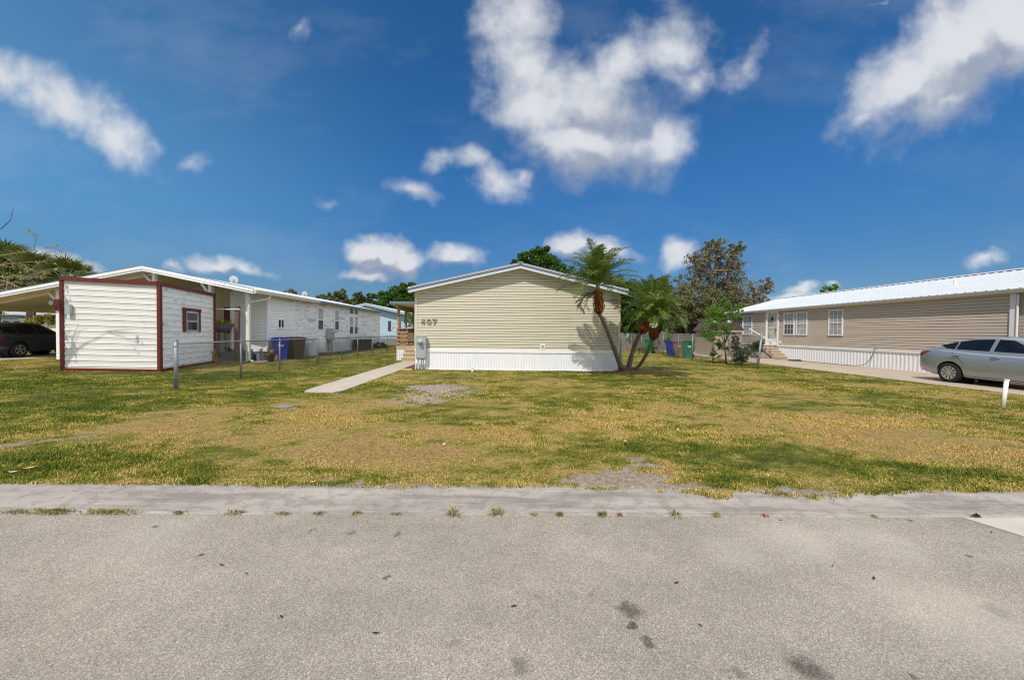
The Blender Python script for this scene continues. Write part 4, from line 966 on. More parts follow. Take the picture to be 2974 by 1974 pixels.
# plants and pots
def leaf_blades(mb_, c, n, L, w_, el0, el1, bend=.5):
    c = Vector(c)
    for i in range(n):
        a = random.random()*2*PI; e = random.uniform(el0, el1); l_ = L*random.uniform(.6, 1.1); h = Vector((math.cos(a), math.sin(a), 0)); s_ = Vector((-h.y, h.x, 0))*w_
        d1 = h*math.cos(e)+Vector((0, 0, math.sin(e))); e2 = e-bend*random.uniform(.6, 1.6); d2 = h*math.cos(e2)+Vector((0, 0, math.sin(e2)))
        p1 = c+d1*l_*.5; p2 = p1+d2*l_*.5; st = c+h*.02
        mb_.add([st-s_*.4, st+s_*.4, p1+s_, p2, p1-s_], [(0, 1, 2, 4), (4, 2, 3)])
def potted(label, loc, r, h, pot, leaf, n, L, w_, el0=.5, el1=1.5, group='pots by the white house', nm='potted_plant', rect=None):
    t_ = thing(nm, label, 'potted plant', loc, 0, group); x, y, z = loc
    if rect: m_ = MB().box(-rect, rect, -r, r, 0, h); m_.box(-rect-.02, rect+.02, -r-.02, r+.02, h-.05, h)
    else: m_ = MB().lathe((0, 0, 0), [(.001, 0), (r*.72, 0), (r*.98, h*.86), (r*1.06, h*.86), (r*1.06, h), (r*.9, h), (r*.88, h*.9), (.001, h*.9)], 16)
    m_.build('pot', pot, t_, local=True)
    m_ = MB()
    for k in range(max(1, int((rect or r)*2/.2))):
        xo = 0 if not rect else -rect+.12+(2*rect-.24)*random.random()
        leaf_blades(m_, (xo, random.uniform(-.4, .4)*r, h*.9), n, L, w_, el0, el1)
    m_.build('leaves', leaf, t_, local=True, fixn=False)
    return t_
potted('small pot of yellow green leaves at the red shed corner', (-12.9, 16.85, .036), .16, .25, TERRA, YELLEAF, 14, .5, .035)
potted('long dark planter of leggy plants beside the red shed corner', (-12.55, 17.6, .036), .2, .42, STONEPOT, OLLEAF, 9, .4, .02, rect=.5)
potted('dark trough planter behind the wooden post', (-11.95, 17.95, .036), .18, .36, STONEPOT, LIMELEAF, 6, .35, .025, rect=.32)
potted('square dark planter left of the downspout', (-11.55, 17.95, .036), .18, .42, STONEPOT, GREYLEAF, 8, .34, .025, rect=.24)
potted('orange and red croton in a black pot by the downspout', (-10.85, 17.6, 0.036), .18, .3, BLACK, CROTON, 34, .42, .035, .3, 1.4)
pd = thing('planter_bowl', 'stone bowl of yellow plants raised on a pedestal under the porch', 'planter', (-13.0, 18.05, .036))
q = at(641, 948, 18.05); x0 = q.x
MB().lathe((x0, 18.05, .036), [(.001, 1.30), (.2, 1.31), (.42, 1.48), (.5, 1.66), (.53, 1.72), (.47, 1.72), (.001, 1.62)], 18).build('bowl', STONEPOT, pd)
for k in range(3): MB().tube([(x0+.3*math.cos(k*2.1+.5), 18.05+.3*math.sin(k*2.1+.5), .036), (x0+.14*math.cos(k*2.1+.5), 18.05+.14*math.sin(k*2.1+.5), 1.33)], .035, 7).build('leg', STONEPOT, pd)
m_ = MB()
for k in range(5): leaf_blades(m_, (x0-.3+.15*k, 18.05+random.uniform(-.15, .1), 1.7), 12, .5, .04, .3, 1.4, .7)
m_.build('leaves', YELLEAF, pd, fixn=False)
bench = thing('plant_bench', 'dark slatted bench in the shade behind the bowl planter', 'bench', (-13.6, 19.6, 0))
m_ = MB(); m_.box(-14.3, -13.42, 19.3, 19.9, .5, .56); m_.build('seat', BLACK, bench)
for x in (-14.2, -13.5): MB().box(x-.03, x+.03, 19.33, 19.87, .0, .5).build('leg', BLACK, bench)
MB().box(-14.3, -13.42, 19.86, 19.9, .6, 1.05).build('backrest', BLACK, bench)
bk = thing('brick_stack', 'low stack of red bricks between the downspout and blue bin', 'bricks', (-11.0, 18.2, 0))
m_ = MB()
for r_ in range(3):
    for k in range(2): m_.box(-11.28+k*.23+.04*(r_ % 2), -11.07+k*.23+.04*(r_ % 2), 18.08, 18.19, .04+r_*.085, .115+r_*.085)
m_.build('bricks', BRICK, bk)

# ------------------------------------------------------------------ chain-link fences
def chainlink(label, pts, heights, h, wire_r=.0031, endpost=True, lean_end=None, sp=.07):
    t_ = thing('chain_link_fence', label, 'fence', pts[0])
    for i, (p, ph) in enumerate(zip(pts, heights)):
        p = Vector(p); tp = p+Vector((0, 0, ph)); r_ = .032 if (i == 0 or i == len(pts)-1) else .024
        if i == 0 and lean_end: tp = p+Vector(lean_end)
        if i == 0: r_ = .046
        o = MB().tube([p-Vector((0, 0, .03)), tp], r_, 10).build('post', GALV, t_, smooth=True)
        MB().ball(tp, r_*1.15, 10, 6, (1, 1, .8)).build('post_cap', GALV, o, smooth=True)
        if i == 0: MB().lathe(tuple(p.lerp(tp, .88)), [(r_+.006, -.015), (r_+.006, .015)], 10).build('clamp', GALV, o)
    m_ = MB(); a = Vector(pts[0])+Vector((0, 0, h))
    if lean_end: a = Vector(pts[0])+Vector(lean_end)*.95
    top = [a]+[Vector(p)+Vector((0, 0, h)) for p in pts[1:]]
    m_.tube(top, .019, 8).build('top_rail', GALV, t_, smooth=True)
    # diagonal wires, woven mesh as one body
    V_, F_ = [], []; base = [Vector(p)+Vector((0, 0, .03)) for p in pts]
    cum = [0]
    for p, q in zip(pts[:-1], pts[1:]): cum.append(cum[-1]+(Vector(q)-Vector(p)).length)
    L = cum[-1]; H = h-.03
    def P_(s, z):
        i = 0
        while i < len(cum)-2 and s > cum[i+1]: i += 1
        f = (s-cum[i])/(cum[i+1]-cum[i]); b_ = base[i].lerp(base[i+1], f); tt = top[i].lerp(top[i+1], f)
        return b_.lerp(tt, z/H)
    s = -H
    while s < L:
        for dr in (1, -1):
            sa, za, sb, zb = s, 0, s+H, H
            if sa < 0: za += -sa; sa = 0
            if sb > L: zb -= sb-L; sb = L
            if sb-sa < .02: continue
            if dr == -1: za, zb = H-za, H-zb
            nseg = max(1, int((sb-sa)/.6)); prev = None
            for k in range(nseg+1):
                f = k/nseg; c = P_(sa+(sb-sa)*f, za+(zb-za)*f); o = len(V_); r_ = wire_r
                nx_ = Vector((1, 0, 0)); V_ += [c+Vector((r_, 0, 0)), c+Vector((-r_*.5, r_*.6, r_*.6)), c+Vector((-r_*.5, -r_*.6, -r_*.6))]
                if k: F_ += [(o-3+j, o-3+(j+1) % 3, o+(j+1) % 3, o+j) for j in range(3)]
        s += sp
    npmesh('chain_mesh', [tuple(v) for v in V_], F_, WIRE, t_)
    return t_
FX = -8.15
lf = [(FX, y, 0) for y in (9.40, 11.72, 13.75, 16.6, 19.05, 21.1, 23.5, 26.4, 28.9, 31.5)]
chainlink('long chain link fence between the front walk and the white house', lf, [1.20]+[1.17]*9, 1.13)
chainlink('far chain link cross fence in front of the pale blue house', [(-7.9, 31.6, 0), (-6.6, 31.6, 0), (-5.2, 31.6, 0), (-3.8, 31.6, 0)], [1.25]*4, 1.2)
rf = [(11.0, 16.4, 0), (11.1, 20.1, 0), (10.75, 21.6, 0), (11.0, 23.9, 0), (11.05, 26.3, 0), (11.1, 30.6, 0), (11.2, 35, 0)]
le = at(2211, 970, 16.55)-Vector((10.98, 16.4, 0))
chainlink('chain link fence along the concrete driveway with a leaning end post', rf, [1.5]*7, 1.46, lean_end=tuple(le))
# ------------------------------------------------------------------ right: taupe home
QX = 17.3; QY0, QY1 = 6.0, 29.4; RRX = 21.5
rh = thing('mobile_home', 'taupe sided mobile home with white metal roof beside the driveway', 'house', (QX, 18, 0))
siding((QX, QY1), (QX, 12.95), .86, 3.04, .115, .013, None, 'wall', TAUPE, rh, groove=.016)
siding((QX+.02, 12.75), (QX+.02, QY0), .86, 3.02, .115, .008, None, 'wall', M('tan_vinyl', (.45, .40, .32), .55, var=.05), rh)
zq = lambda x: 3.13 + (x-(QX-.2))*.27
siding((25.6, QY1), (QX, QY1), .86, 4.4, .115, .012, [((RRX, QY1, zq(RRX)-.05), Vector((-.27, 0, 1)).normalized()), ((RRX, QY1, zq(RRX)-.05), Vector((.27, 0, 1)).normalized())], 'wall', TAUPE, rh)
siding((QX, QY0), (25.6, QY0), .86, 4.4, .115, .012, [((RRX, QY0, zq(RRX)-.05), Vector((-.27, 0, 1)).normalized()), ((RRX, QY0, zq(RRX)-.05), Vector((.27, 0, 1)).normalized())], 'wall', TAUPE, rh)
MB().box(QX+.03, 25.6, QY0+.04, QY1-.04, 0, 3.0).build('core', TAUPE, rh)
ex = QX-.19
ribroof((ex, QY0-.3, zq(ex)), (ex, QY1+.35, zq(ex)), (RRX, QY0-.3, zq(RRX)), (RRX, QY1+.35, zq(RRX)), WROOF, rh, per=.3, th=.03, rib=.028)
ex2 = 2*RRX-ex
ribroof((ex2, QY0-.3, zq(ex)), (ex2, QY1+.35, zq(ex)), (RRX, QY0-.3, zq(RRX)), (RRX, QY1+.35, zq(RRX)), WROOF, rh, per=.3, th=.03, rib=.028)
MB().prism([(RRX-.15, QY0-.3, zq(RRX)+.01), (RRX+.15, QY0-.3, zq(RRX)+.01), (RRX, QY0-.3, zq(RRX)+.07)], (0, QY1-QY0+.65, 0)).build('ridge_cap', WROOF, rh)
MB().box(ex+.0, ex+.03, QY0-.28, QY1+.33, zq(ex)-.13, zq(ex)-.032).build('fascia', TAUPE_TRIM, rh)
MB().prism([(ex-.05, QY0-.28, zq(ex)-.13), (ex-.002, QY0-.28, zq(ex)-.15), (ex-.002, QY0-.28, zq(ex)-.035), (ex-.07, QY0-.28, zq(ex)-.035)], (0, QY1-QY0+.6, 0)).build('gutter', TAUPE_TRIM, rh)
MB().box(ex+.03, QX-.0, QY0-.2, QY1+.3, zq(ex)-.14, zq(ex)-.12).build('soffit', TAUPE_TRIM, rh)
for y0, xx in ((QY1+.3, 0), (QY0-.3, 0)):
    m_ = MB()
    for xa, xb in ((ex, RRX), (RRX, ex2)):
        za = zq(xa) if xa <= RRX else zq(2*RRX-xa); zb = zq(xb) if xb <= RRX else zq(2*RRX-xb)
        m_.prism([(xa, y0, za-.16), (xb, y0, zb-.16), (xb, y0, zb-.031), (xa, y0, za-.031)], (0, .04, 0))
    m_.build('rake_trim', WHITE, rh)
ribbed((QX-.02, QY1), (QX-.02, QY0), .02, .78, SKIRT, rh, per=.17, dep=.016)
MB().box(QX-.06, QX+.02, QY0, QY1, .775, .87).build('skirt_band', WHITE, rh, bevel=.006)
MB().box(QX-.06, QX+.06, 12.80, 12.95, .03, 2.99).build('corner_post', WHITE, rh, bevel=.006)
MB().tube([(QX-.07, 12.74, 2.95), (QX-.07, 12.74, .9)], .03, 8).build('downspout', WHITE, rh)
fq = Frame2((QX, QY1), (QX, QY0)); Qs = lambda y: QY1-y
for (ya, yb, up, lo) in ((28.15, 27.45, GLASS, GLASS), (27.36, 26.42, GLASSPALE, GLASSPALE), (23.42, 22.58, GLASSPALE, SCREEN), (22.42, 21.62, GLASSPALE, GLASSPALE), (20.20, 19.34, GLASSPALE, GLASSPALE)):
    window(fq, Qs(ya), Qs(yb), 1.5, 2.86, rh, fw=.055, up=up, low=lo, grid=(2, 1), split=.49)
# storm door
m_ = MB(); ya, yb, z0, z1 = 25.02, 23.88, .88, 3.0
qa, qb = Qs(ya), Qs(yb)
fq.box(m_, qa, qa+.10, -.02, .06, z0, z1); fq.box(m_, qb-.10, qb, -.02, .06, z0, z1); fq.box(m_, qa+.10, qb-.10, -.02, .058, z1-.1, z1); fq.box(m_, qa-.04, qb+.04, -.02, .075, z0-.06, z0)
dr = m_.build('door', WHITE, rh, bevel=.005)
m_ = MB(); fq.box(m_, qa+.10, qb-.10, .0, .03, z0, z0+.38); fq.box(m_, qa+.10, qa+.17, .0, .031, z0+.38, z1-.1); fq.box(m_, qb-.17, qb-.10, .0, .031, z0+.38, z1-.1); fq.box(m_, qa+.17, qb-.17, .0, .032, z0+1.05, z0+1.11); m_.build('storm_frame', WHITE, dr)
PALEDOOR = glassm('pale_door_glass', (.46, .48, .43), .12)
m_ = MB(); fq.box(m_, qa+.17, qb-.17, -.005, .018, z0+.38, z0+1.05); fq.box(m_, qa+.17, qb-.17, -.005, .018, z0+1.11, z1-.1); m_.build('pane', PALEDOOR, dr)
c = fq.p((qa+qb)/2, .022, z0+1.66); d_ = fq.d
m_ = MB(); m_.prism([c+d_*.11, c+Vector((0, 0, .17)), c-d_*.11, c-Vector((0, 0, .17))], fq.n*.006); m_.build('diamond_light', GLASS, dr)
m_ = MB(); fq.box(m_, qb-.2, qb-.16, .03, .07, z0+.88, z0+1.0); m_.build('handle', BLACK, dr)
m_ = MB(); fq.box(m_, qb+.06, qb+.2, .0, .10, 2.62, 2.84); wl_ = m_.build('wall_light', TAUPE_TRIM, rh, bevel=.01)
m_ = MB(); fq.box(m_, qb+.085, qb+.175, .10, .12, 2.64, 2.80); m_.build('lens', CARD, wl_)
m_ = MB(); fq.box(m_, qb+.10, qb+.24, .0, .05, .96, 1.12); m_.build('outlet_box', WHITE, rh, bevel=.005)
q = at(2762, 818, 15.0); xx = 19.2; yv = xx*FPX/(2768-1464); m_ = MB().tube([(xx, yv, zq(xx)-.02), (xx, yv, zq(xx)+.22)], .05, 10); m_.build('vent_pipe', PVC, rh)
# steps
st = thing('concrete_steps', 'tan masonry steps with handrails up to the white storm door', 'steps', (16.8, 24, 0))
STEPM = M('tan_step', (.46, .36, .25), .8, var=.12, vs=4, bump=.002)
SIDEM = M('step_side', (.50, .43, .37), .85, var=.1, vs=3)
yb_ = 23.0
m_ = MB()
for i in range(5):
    y0 = yb_+.27*i; m_.box(16.33, QX-.09, y0, 25.25, .03+.165*i, .03+.165*(i+1)-.035)
m_.build('risers', STEPM, st)
m_ = MB()
for i in range(5):
    y0 = yb_+.27*i; m_.box(16.29, QX-.07, y0-.03, y0+.30 if i < 4 else 25.25, .03+.165*(i+1)-.034, .03+.165*(i+1))
m_.build('treads', M('pale_tread', (.52, .45, .35), .8, var=.1), st)
m_ = MB(); m_.prism([(16.28, yb_+.02, .03), (16.28, yb_+1.1, .70), (16.28, 25.25, .70), (16.28, 25.25, .03)], (.045, 0, 0)); m_.build('side_wall', SIDEM, st)
m_ = MB()
m_.tube([(16.25, yb_+.1, .02), (16.25, yb_+.1, 1.15)], .022, 8); m_.tube([(16.25, 25.1, .8), (16.25, 25.1, 1.85)], .022, 8)
m_.tube([(16.25, yb_-.0, .22), (16.25, yb_+1.2, .88)], .03, 8); m_.build('rail_post', GALV, st, smooth=True)
m_ = MB(); m_.bar((16.25, yb_-.35, .95), (16.25, 25.15, 1.9), .05, .05); m_.build('handrail', WHITE, st)
# hose
hs = thing('garden_hose', 'green garden hose hanging from a tap and trailing along the skirting', 'hose', (17.1, 16.8, 0))
tapq = (QX-.08, 17.55, .92)
MB().tube([(QX, 17.55, .94), (QX-.10, 17.55, .94), (QX-.13, 17.55, .88)], .018, 8).build('tap', GALV, hs)
pts = [(QX-.13, 17.55, .88), (QX-.16, 17.6, .6), (QX-.2, 17.75, .3), (QX-.24, 17.95, .1), (QX-.33, 18.3, .055), (QX-.40, 19, .05), (QX-.37, 20.0, .05), (QX-.45, 20.9, .05)]
for k in range(26):
    a = k*.75; rr = .40-.004*k; pts.append((QX-.75+rr*math.cos(a)*.6, 21.5+rr*math.sin(a)*1.2, .05+.022*(k//8)))
pts += [(QX-.7, 22.4, .05), (QX-.9, 23.0, .05), (16.1, 24.0, .05), (16.0, 25.2, .05)]
MB().tube(pts, .014, 6).build('hose', HOSE, hs, smooth=True)
# little weeds at the skirting
# garden shed at the end of the drive
gs = thing('garden_shed', 'small tan garden shed with brown shingle roof at the driveway end', 'shed', (15.4, 26.5, 0))
MB().box(14.35, 16.25, 25.9, 28.4, 0, 1.82).build('wall', SHEDTAN, gs)
m_ = MB(); xm = 15.3
for y in (25.78,): m_.prism([(14.2, y, 1.74), (16.4, y, 1.74), (15.9, y, 2.36), (14.7, y, 2.36)], (0, 2.8, 0))
m_.build('roof', SHINGLE, gs)
MB().box(14.95, 15.7, 25.875, 25.895, .05, 1.7).build('door', M('tan_shed_door', (.42, .34, .275), .7), gs)
MB().box(14.2, 16.4, 25.75, 25.79, 1.68, 1.76).build('fascia', SHEDTAN, gs)
for i, (u, v, lab) in enumerate(((2076, 935, 'white globe lamp on a thin pole behind the bright green tree'), (2118, 935.5, 'white globe lamp on a thin pole in front of the brown shed roof'))):
    q = at(u, v, 24.8 - .0*i); gl = thing('globe_lamp', lab, 'lamp', (q.x, q.y, 0), 0, 'globe lamps at the garden shed')
    MB().tube([(q.x, q.y, 0), (q.x, q.y, q.z)], .02, 8).build('pole', GALV, gl); MB().ball(q, .12 if i else .09, 14, 10).build('globe', PVC, gl, smooth=True)
# bins on the right
bg_ = 'bins by the driveway fence'
bin_('green wheelie bin farthest back, partly behind the leaning palm trunks', BIN_G, (11.0, 28.6, 0), R(-18), bg_, 1.05, mark='label')
bin_('blue wheelie bin with tilted lid between the green and tan bins', BIN_B, (11.75, 26.4, 0), R(-62), bg_, 1.0, lidopen=-9)
bin_('tan wheelie bin between the blue and the nearest green bin', BIN_T, (11.75, 25.3, 0), R(-50), bg_, 1.0, lidopen=-4, mark='label')
bin_('green wheelie bin standing nearest, in front of the tan bin', BIN_G, (11.62, 23.9, 0), R(-32), bg_, 1.03, mark='label')
# timber privacy fence behind, sign on it
pf = thing('privacy_fence', 'weathered grey board fence behind the bins', 'fence', (12, 33, 0))
m_ = MB(); x = 9.5
while x < 18.2:
    h_ = 1.5+random.uniform(-.04, .05); m_.box(x, x+.14, 33+random.uniform(-.008, .008), 33.03, .02, h_); x += .15
m_.build('boards', OLDWOOD, pf)
m_ = MB(); m_.box(9.5, 18.2, 33.03, 33.08, .4, .49); m_.box(9.5, 18.2, 33.03, 33.08, 1.15, 1.24); m_.build('rails', OLDWOOD, pf)
q = at(2032, 960, 29.4); gp = thing('gate_post', 'thick pale timber gate post beside the nearest green bin', 'post', (q.x, 29.4, 0))
MB().box(q.x-.09, q.x+.09, 29.3, 29.5, -.02, 1.72).build('post', M('pale_weathered_post', (.40, .38, .35), .85, var=.2), gp, bevel=.01); MB().box(q.x-.11, q.x+.11, 29.28, 29.52, 1.72, 1.76).build('cap', OLDWOOD, gp)
q = at(1833, 974, 32); tg_ = thing('fence_tag', 'small pale blue tag on the back fence by the palms', 'sign', (q.x, 32.9, q.z-.2))
MB().box(q.x-.12, q.x+.12, 32.955, 32.985, q.z-.22, q.z+.18).build('tag', M('pale_blue_tag', (.25, .5, .55), .5), tg_)
# white house glimpsed behind the fence, dark lean-to
wh = thing('back_house', 'white walled house half hidden behind the board fence and palms', 'house', (16, 40, 0))
siding((13.2, 39), (17.0, 39), .3, 2.4, .16, .02, None, 'wall', LATTICE, wh)
MB().box(13.2, 17.0, 39.05, 44, 0, 2.38).build('core', LATTICE, wh)
MB().prism([(12.8, 38.6, 2.4), (17.4, 38.6, 2.4), (15.1, 38.6, 3.1)], (0, 6, 0)).build('roof', SHINGLE, wh)
lt = thing('lean_to', 'dark open lean-to with red posts under the brown tree', 'shelter', (19, 36, 0))
MB().prism([(16.6, 35.5, 2.3), (20.6, 35.5, 2.3), (20.6, 38.4, 2.7), (16.6, 38.4, 2.7)], (0, 0, .08)).build('roof', SHINGLE, lt)
for x in (16.8, 18.0, 19.2, 20.4): MB().box(x-.06, x+.06, 35.6, 35.72, 0, 2.3).build('post', M('red_post', (.16, .05, .04), .8), lt)
MB().box(16.6, 20.6, 38.3, 38.38, 0, 2.6).build('back_wall', OLDWOOD, lt)
# white stake
a = gr(2911, 1186); b_ = at(2924, 1102, a.y+.02)
sk = thing('marker_stake', 'slightly leaning white plastic pipe stake in the lawn before the silver car', 'stake', a)
MB().tube([a-Vector((0, 0, .04)), b_], .034, 14).build('pipe', PVC, sk, smooth=True); MB().lathe(tuple(b_), [(.039, -.03), (.039, .006), (.001, .008)], 14).build('cap', PVC, sk)

# ------------------------------------------------------------------ pale blue house far left-centre
bh = thing('blue_house', 'pale blue sided house with charcoal shutters beyond the fence', 'house', (-15, 42, 0))
bz = lambda x: 4.5-abs(x+15.2)*.222
siding((-20.2, 42), (-9.9, 42), .62, 4.6, .18, .02, [((-15.2, 42, 4.4), Vector((.222, 0, 1)).normalized()), ((-15.2, 42, 4.4), Vector((-.222, 0, 1)).normalized())], 'wall', BLUEWALL, bh)
MB().box(-20.2, -9.9, 42.05, 56, 0, 3.2).build('core', BLUEWALL, bh)
MB().box(-20.25, -9.85, 41.93, 42.0, 0, .61).build('foundation', BLOCK, bh)
for s_ in (-1, 1): ribroof((-15.2+s_*5.7, 41.5, bz(-9.5)), (-15.2+s_*5.7, 56.4, bz(-9.5)), (-15.2, 41.5, 4.5), (-15.2, 56.4, 4.5), WROOF, bh, per=.6)
m_ = MB()
for xa, xb in ((-20.9, -15.2), (-15.2, -9.5)): m_.prism([(xa, 41.46, bz(xa)-.28), (xb, 41.46, bz(xb)-.28), (xb, 41.46, bz(xb)-.03), (xa, 41.46, bz(xa)-.03)], (0, .05, 0))
m_.build('rake_trim', BLUEGREY, bh)
fb = Frame2((-20.2, 42), (-9.9, 42)); q0, q1 = at(1137, 941, 42).x+20.2, at(1154, 941, 42).x+20.2
window(fb, q0, q1, 1.58, 2.52, bh, fw=.05, up=GLASSPALE, low=GLASSPALE, grid=(1, 1))
m_ = MB(); fb.box(m_, q0-.38, q0-.02, 0, .06, 1.5, 2.58); fb.box(m_, q1+.02, q1+.38, 0, .06, 1.5, 2.58); m_.build('shutter', CHARSHUT, bh)
MB().box(-10.0, -9.82, 41.95, 42.0, .62, bz(-9.9)-.3).build('corner_trim', WHITE, bh)

# next house beyond the carport
nh = thing('blue_white_house', 'blue house with white framed windows glimpsed under the carport roof', 'house', (-44, 36, 0))
siding((-53, 34.5), (-44.2, 34.5), .1, 2.55, .15, .015, None, 'wall', M('dusty_blue_siding', (.30, .42, .52), .6, var=.06), nh)
siding((-44.2, 34.5), (-39.5, 34.5), .1, 2.3, .15, .015, None, 'wall', LHWHITE, nh)
MB().box(-53, -39.5, 34.6, 44, 0, 2.2).build('core', LHWHITE, nh)
MB().prism([(-54, 33.8, 2.6), (-39.0, 33.8, 2.55), (-39, 44, 3.6), (-54, 44, 3.6)], (0, 0, .12)).build('roof', WROOF, nh)
fn = Frame2((-53, 34.5), (-44.2, 34.5))
for (u0, u1) in ((6, 33), (37, 64)):
    a_, b2 = at(u0, 940, 34.5).x+53, at(u1, 940, 34.5).x+53
    window(fn, a_, b2, .9, 2.15, nh, fw=.1, split=.42)

# ------------------------------------------------------------------ cars
def interp(tab, x): return [float(np.interp(x, [r[0] for r in tab], [r[k] for r in tab])) for k in range(1, len(tab[0]))]
def car(root, paint, body, roof, wb, wr, W, dlo, arch, spokes, hub=0, handles=(), seams=(), tail=None, roofw=.62, lowtrim=None, wheel_y=None):
    """local frame: x forward from the rear axle, y left, z up; body rows: x, z bottom, z shoulder, half width"""
    xs_ = np.linspace(body[0][0], body[-1][0], 72); rings = []
    for x in xs_:
        zb, zt, w_ = interp(body, x); h = zt-zb
        rings.append([(x, 0, zb), (x, w_*.78, zb), (x, w_*.93, zb+.05*h), (x, w_*.985, zb+.25*h), (x, w_, zb+.5*h), (x, w_*.99, zb+.72*h), (x, w_*.965, zb+.86*h), (x, w_*.90, zb+.95*h), (x, w_*.78, zb+h), (x, 0, zb+h+.02)])
    m_ = MB(); vs = []; n = len(rings[0]); full = []
    for r_ in rings: full.append(r_ + [(p[0], -p[1], p[2]) for p in r_[-2:0:-1]])
    k = len(full[0])
    for r_ in full: vs += r_
    fs = [(i*k+j, i*k+(j+1) % k, (i+1)*k+(j+1) % k, (i+1)*k+j) for i in range(len(full)-1) for j in range(k)]
    fs += [tuple(range(k)), tuple((len(full)-1)*k+j for j in reversed(range(k)))]
    bd = m_.add(vs, fs).build('body', paint, root, smooth=True, local=True)
    cut = MB()
    for ax_ in (0, wb): cut.lathe((ax_, 0, wr), [(.001, -W*1.2), (arch, -W*1.2), (arch, W*1.2), (.001, W*1.2)], 40, 'y')
    co = cut.build('cutter', paint, None); md = bd.modifiers.new('arches', 'BOOLEAN'); md.object = co; md.operation = 'DIFFERENCE'; md.solver = 'EXACT'
    co.matrix_world = root.matrix_world.copy() if False else co.matrix_world
    co.parent = root
    bpy.context.view_layer.update(); dg = bpy.context.evaluated_depsgraph_get()
    nm = bpy.data.meshes.new_from_object(bd.evaluated_get(dg)); bd.modifiers.remove(md); old = bd.data; bd.data = nm; nm.name = 'body'
    bpy.data.objects.remove(co)
    # dark wheel wells
    m_ = MB()
    for ax_ in (0, wb): m_.lathe((ax_, 0, wr), [(arch*1.03, -W*.86), (arch*1.03, -W*.45), (.05, -W*.45), (.05, W*.45), (arch*1.03, W*.45), (arch*1.03, W*.86)], 32, 'y')
    m_.build('wheel_well', BLACK, root, local=True, smooth=True)
    # greenhouse
    rx0, rx1 = roof[0][0], roof[-1][0]; gx = np.linspace(rx0, rx1, 40); gr_ = []
    def gsec(x):
        zt = interp(body, x)[1]; w_ = interp(body, x)[2]; (zr,) = interp(roof, x); zb = zt-.06; bw = w_*.905
        f = min(1, max(0, (zr-zb)/.5)); rw = bw*(1-(1-roofw/.905)*f)
        return zb, zr, bw, rw
    for x in gx:
        zb, zr, bw, rw = gsec(x); hh = zr-zb
        gr_.append([(x, bw, zb), (x, bw+(rw-bw)*.5+.012, zb+(hh-.09*min(1, hh/.4))*.5), (x, rw, zr-.09*min(1, hh/.4)), (x, rw*.93, zr-.035*min(1, hh/.4)), (x, rw*.7, zr), (x, 0, zr+.012)])
    vs = []; k = 11
    for r_ in gr_: vs += r_ + [(p[0], -p[1], p[2]) for p in r_[-2::-1]]
    fs = [(i*k+j, i*k+j+1, (i+1)*k+j+1, (i+1)*k+j) for i in range(len(gr_)-1) for j in range(k-1)] + [tuple(range(k)), tuple((len(gr_)-1)*k+j for j in reversed(range(k)))]
    MB().add(vs, fs).build('cabin', paint, root, smooth=True, local=True)
    def sidey(x, z):
        zb, zr, bw, rw = gsec(x); zz = zr-.09*min(1, (zr-zb)/.4); f = min(1, max(0, (z-zb)/max(.05, zz-zb)))
        return bw+(rw-bw)*f + .012*(1-abs(2*f-1))
    # side glass strips
    for (nm_, pts_l, pts_u) in dlo:
        for sd in (1, -1):
            x0, x1 = pts_l[0][0], pts_l[-1][0]; m_ = MB(); vs = []; N = 14
            for i in range(N+1):
                f = i/N
                xl = np.interp(f, np.linspace(0, 1, len(pts_l)), [p[0] for p in pts_l]); zl_ = np.interp(f, np.linspace(0, 1, len(pts_l)), [p[1] for p in pts_l])
                xu = np.interp(f, np.linspace(0, 1, len(pts_u)), [p[0] for p in pts_u]); zu = np.interp(f, np.linspace(0, 1, len(pts_u)), [p[1] for p in pts_u])
                for g in np.linspace(0, 1, 6):
                    x = xl+(xu-xl)*g; z = zl_+(zu-zl_)*g; vs.append((x, sd*(sidey(x, z)+.007), z))
            m_.add(vs, [(i*6+j, i*6+j+1, (i+1)*6+j+1, (i+1)*6+j) for i in range(N) for j in range(5)])
            m_.build(nm_, CARGLASS, root, smooth=True, local=True, fixn=False)
    # windscreens
    for nm_, xa, xb in (('rear_window', roof[0][0]+.12, roof[0][0]+.62), ('windscreen', roof[-1][0]-.75, roof[-1][0]-.12)):
        m_ = MB(); vs = []; N = 8
        for i in range(N+1):
            x = xa+(xb-xa)*i/N; zb, zr, bw, rw = gsec(x)
            for g in np.linspace(-1, 1, 9): vs.append((x, g*rw*.84, zr+.012-.02*g*g*1.2+.010))
        m_.add(vs, [(i*9+j, i*9+j+1, (i+1)*9+j+1, (i+1)*9+j) for i in range(N) for j in range(8)])
        m_.build(nm_, CARGLASS, root, smooth=True, local=True, fixn=False)
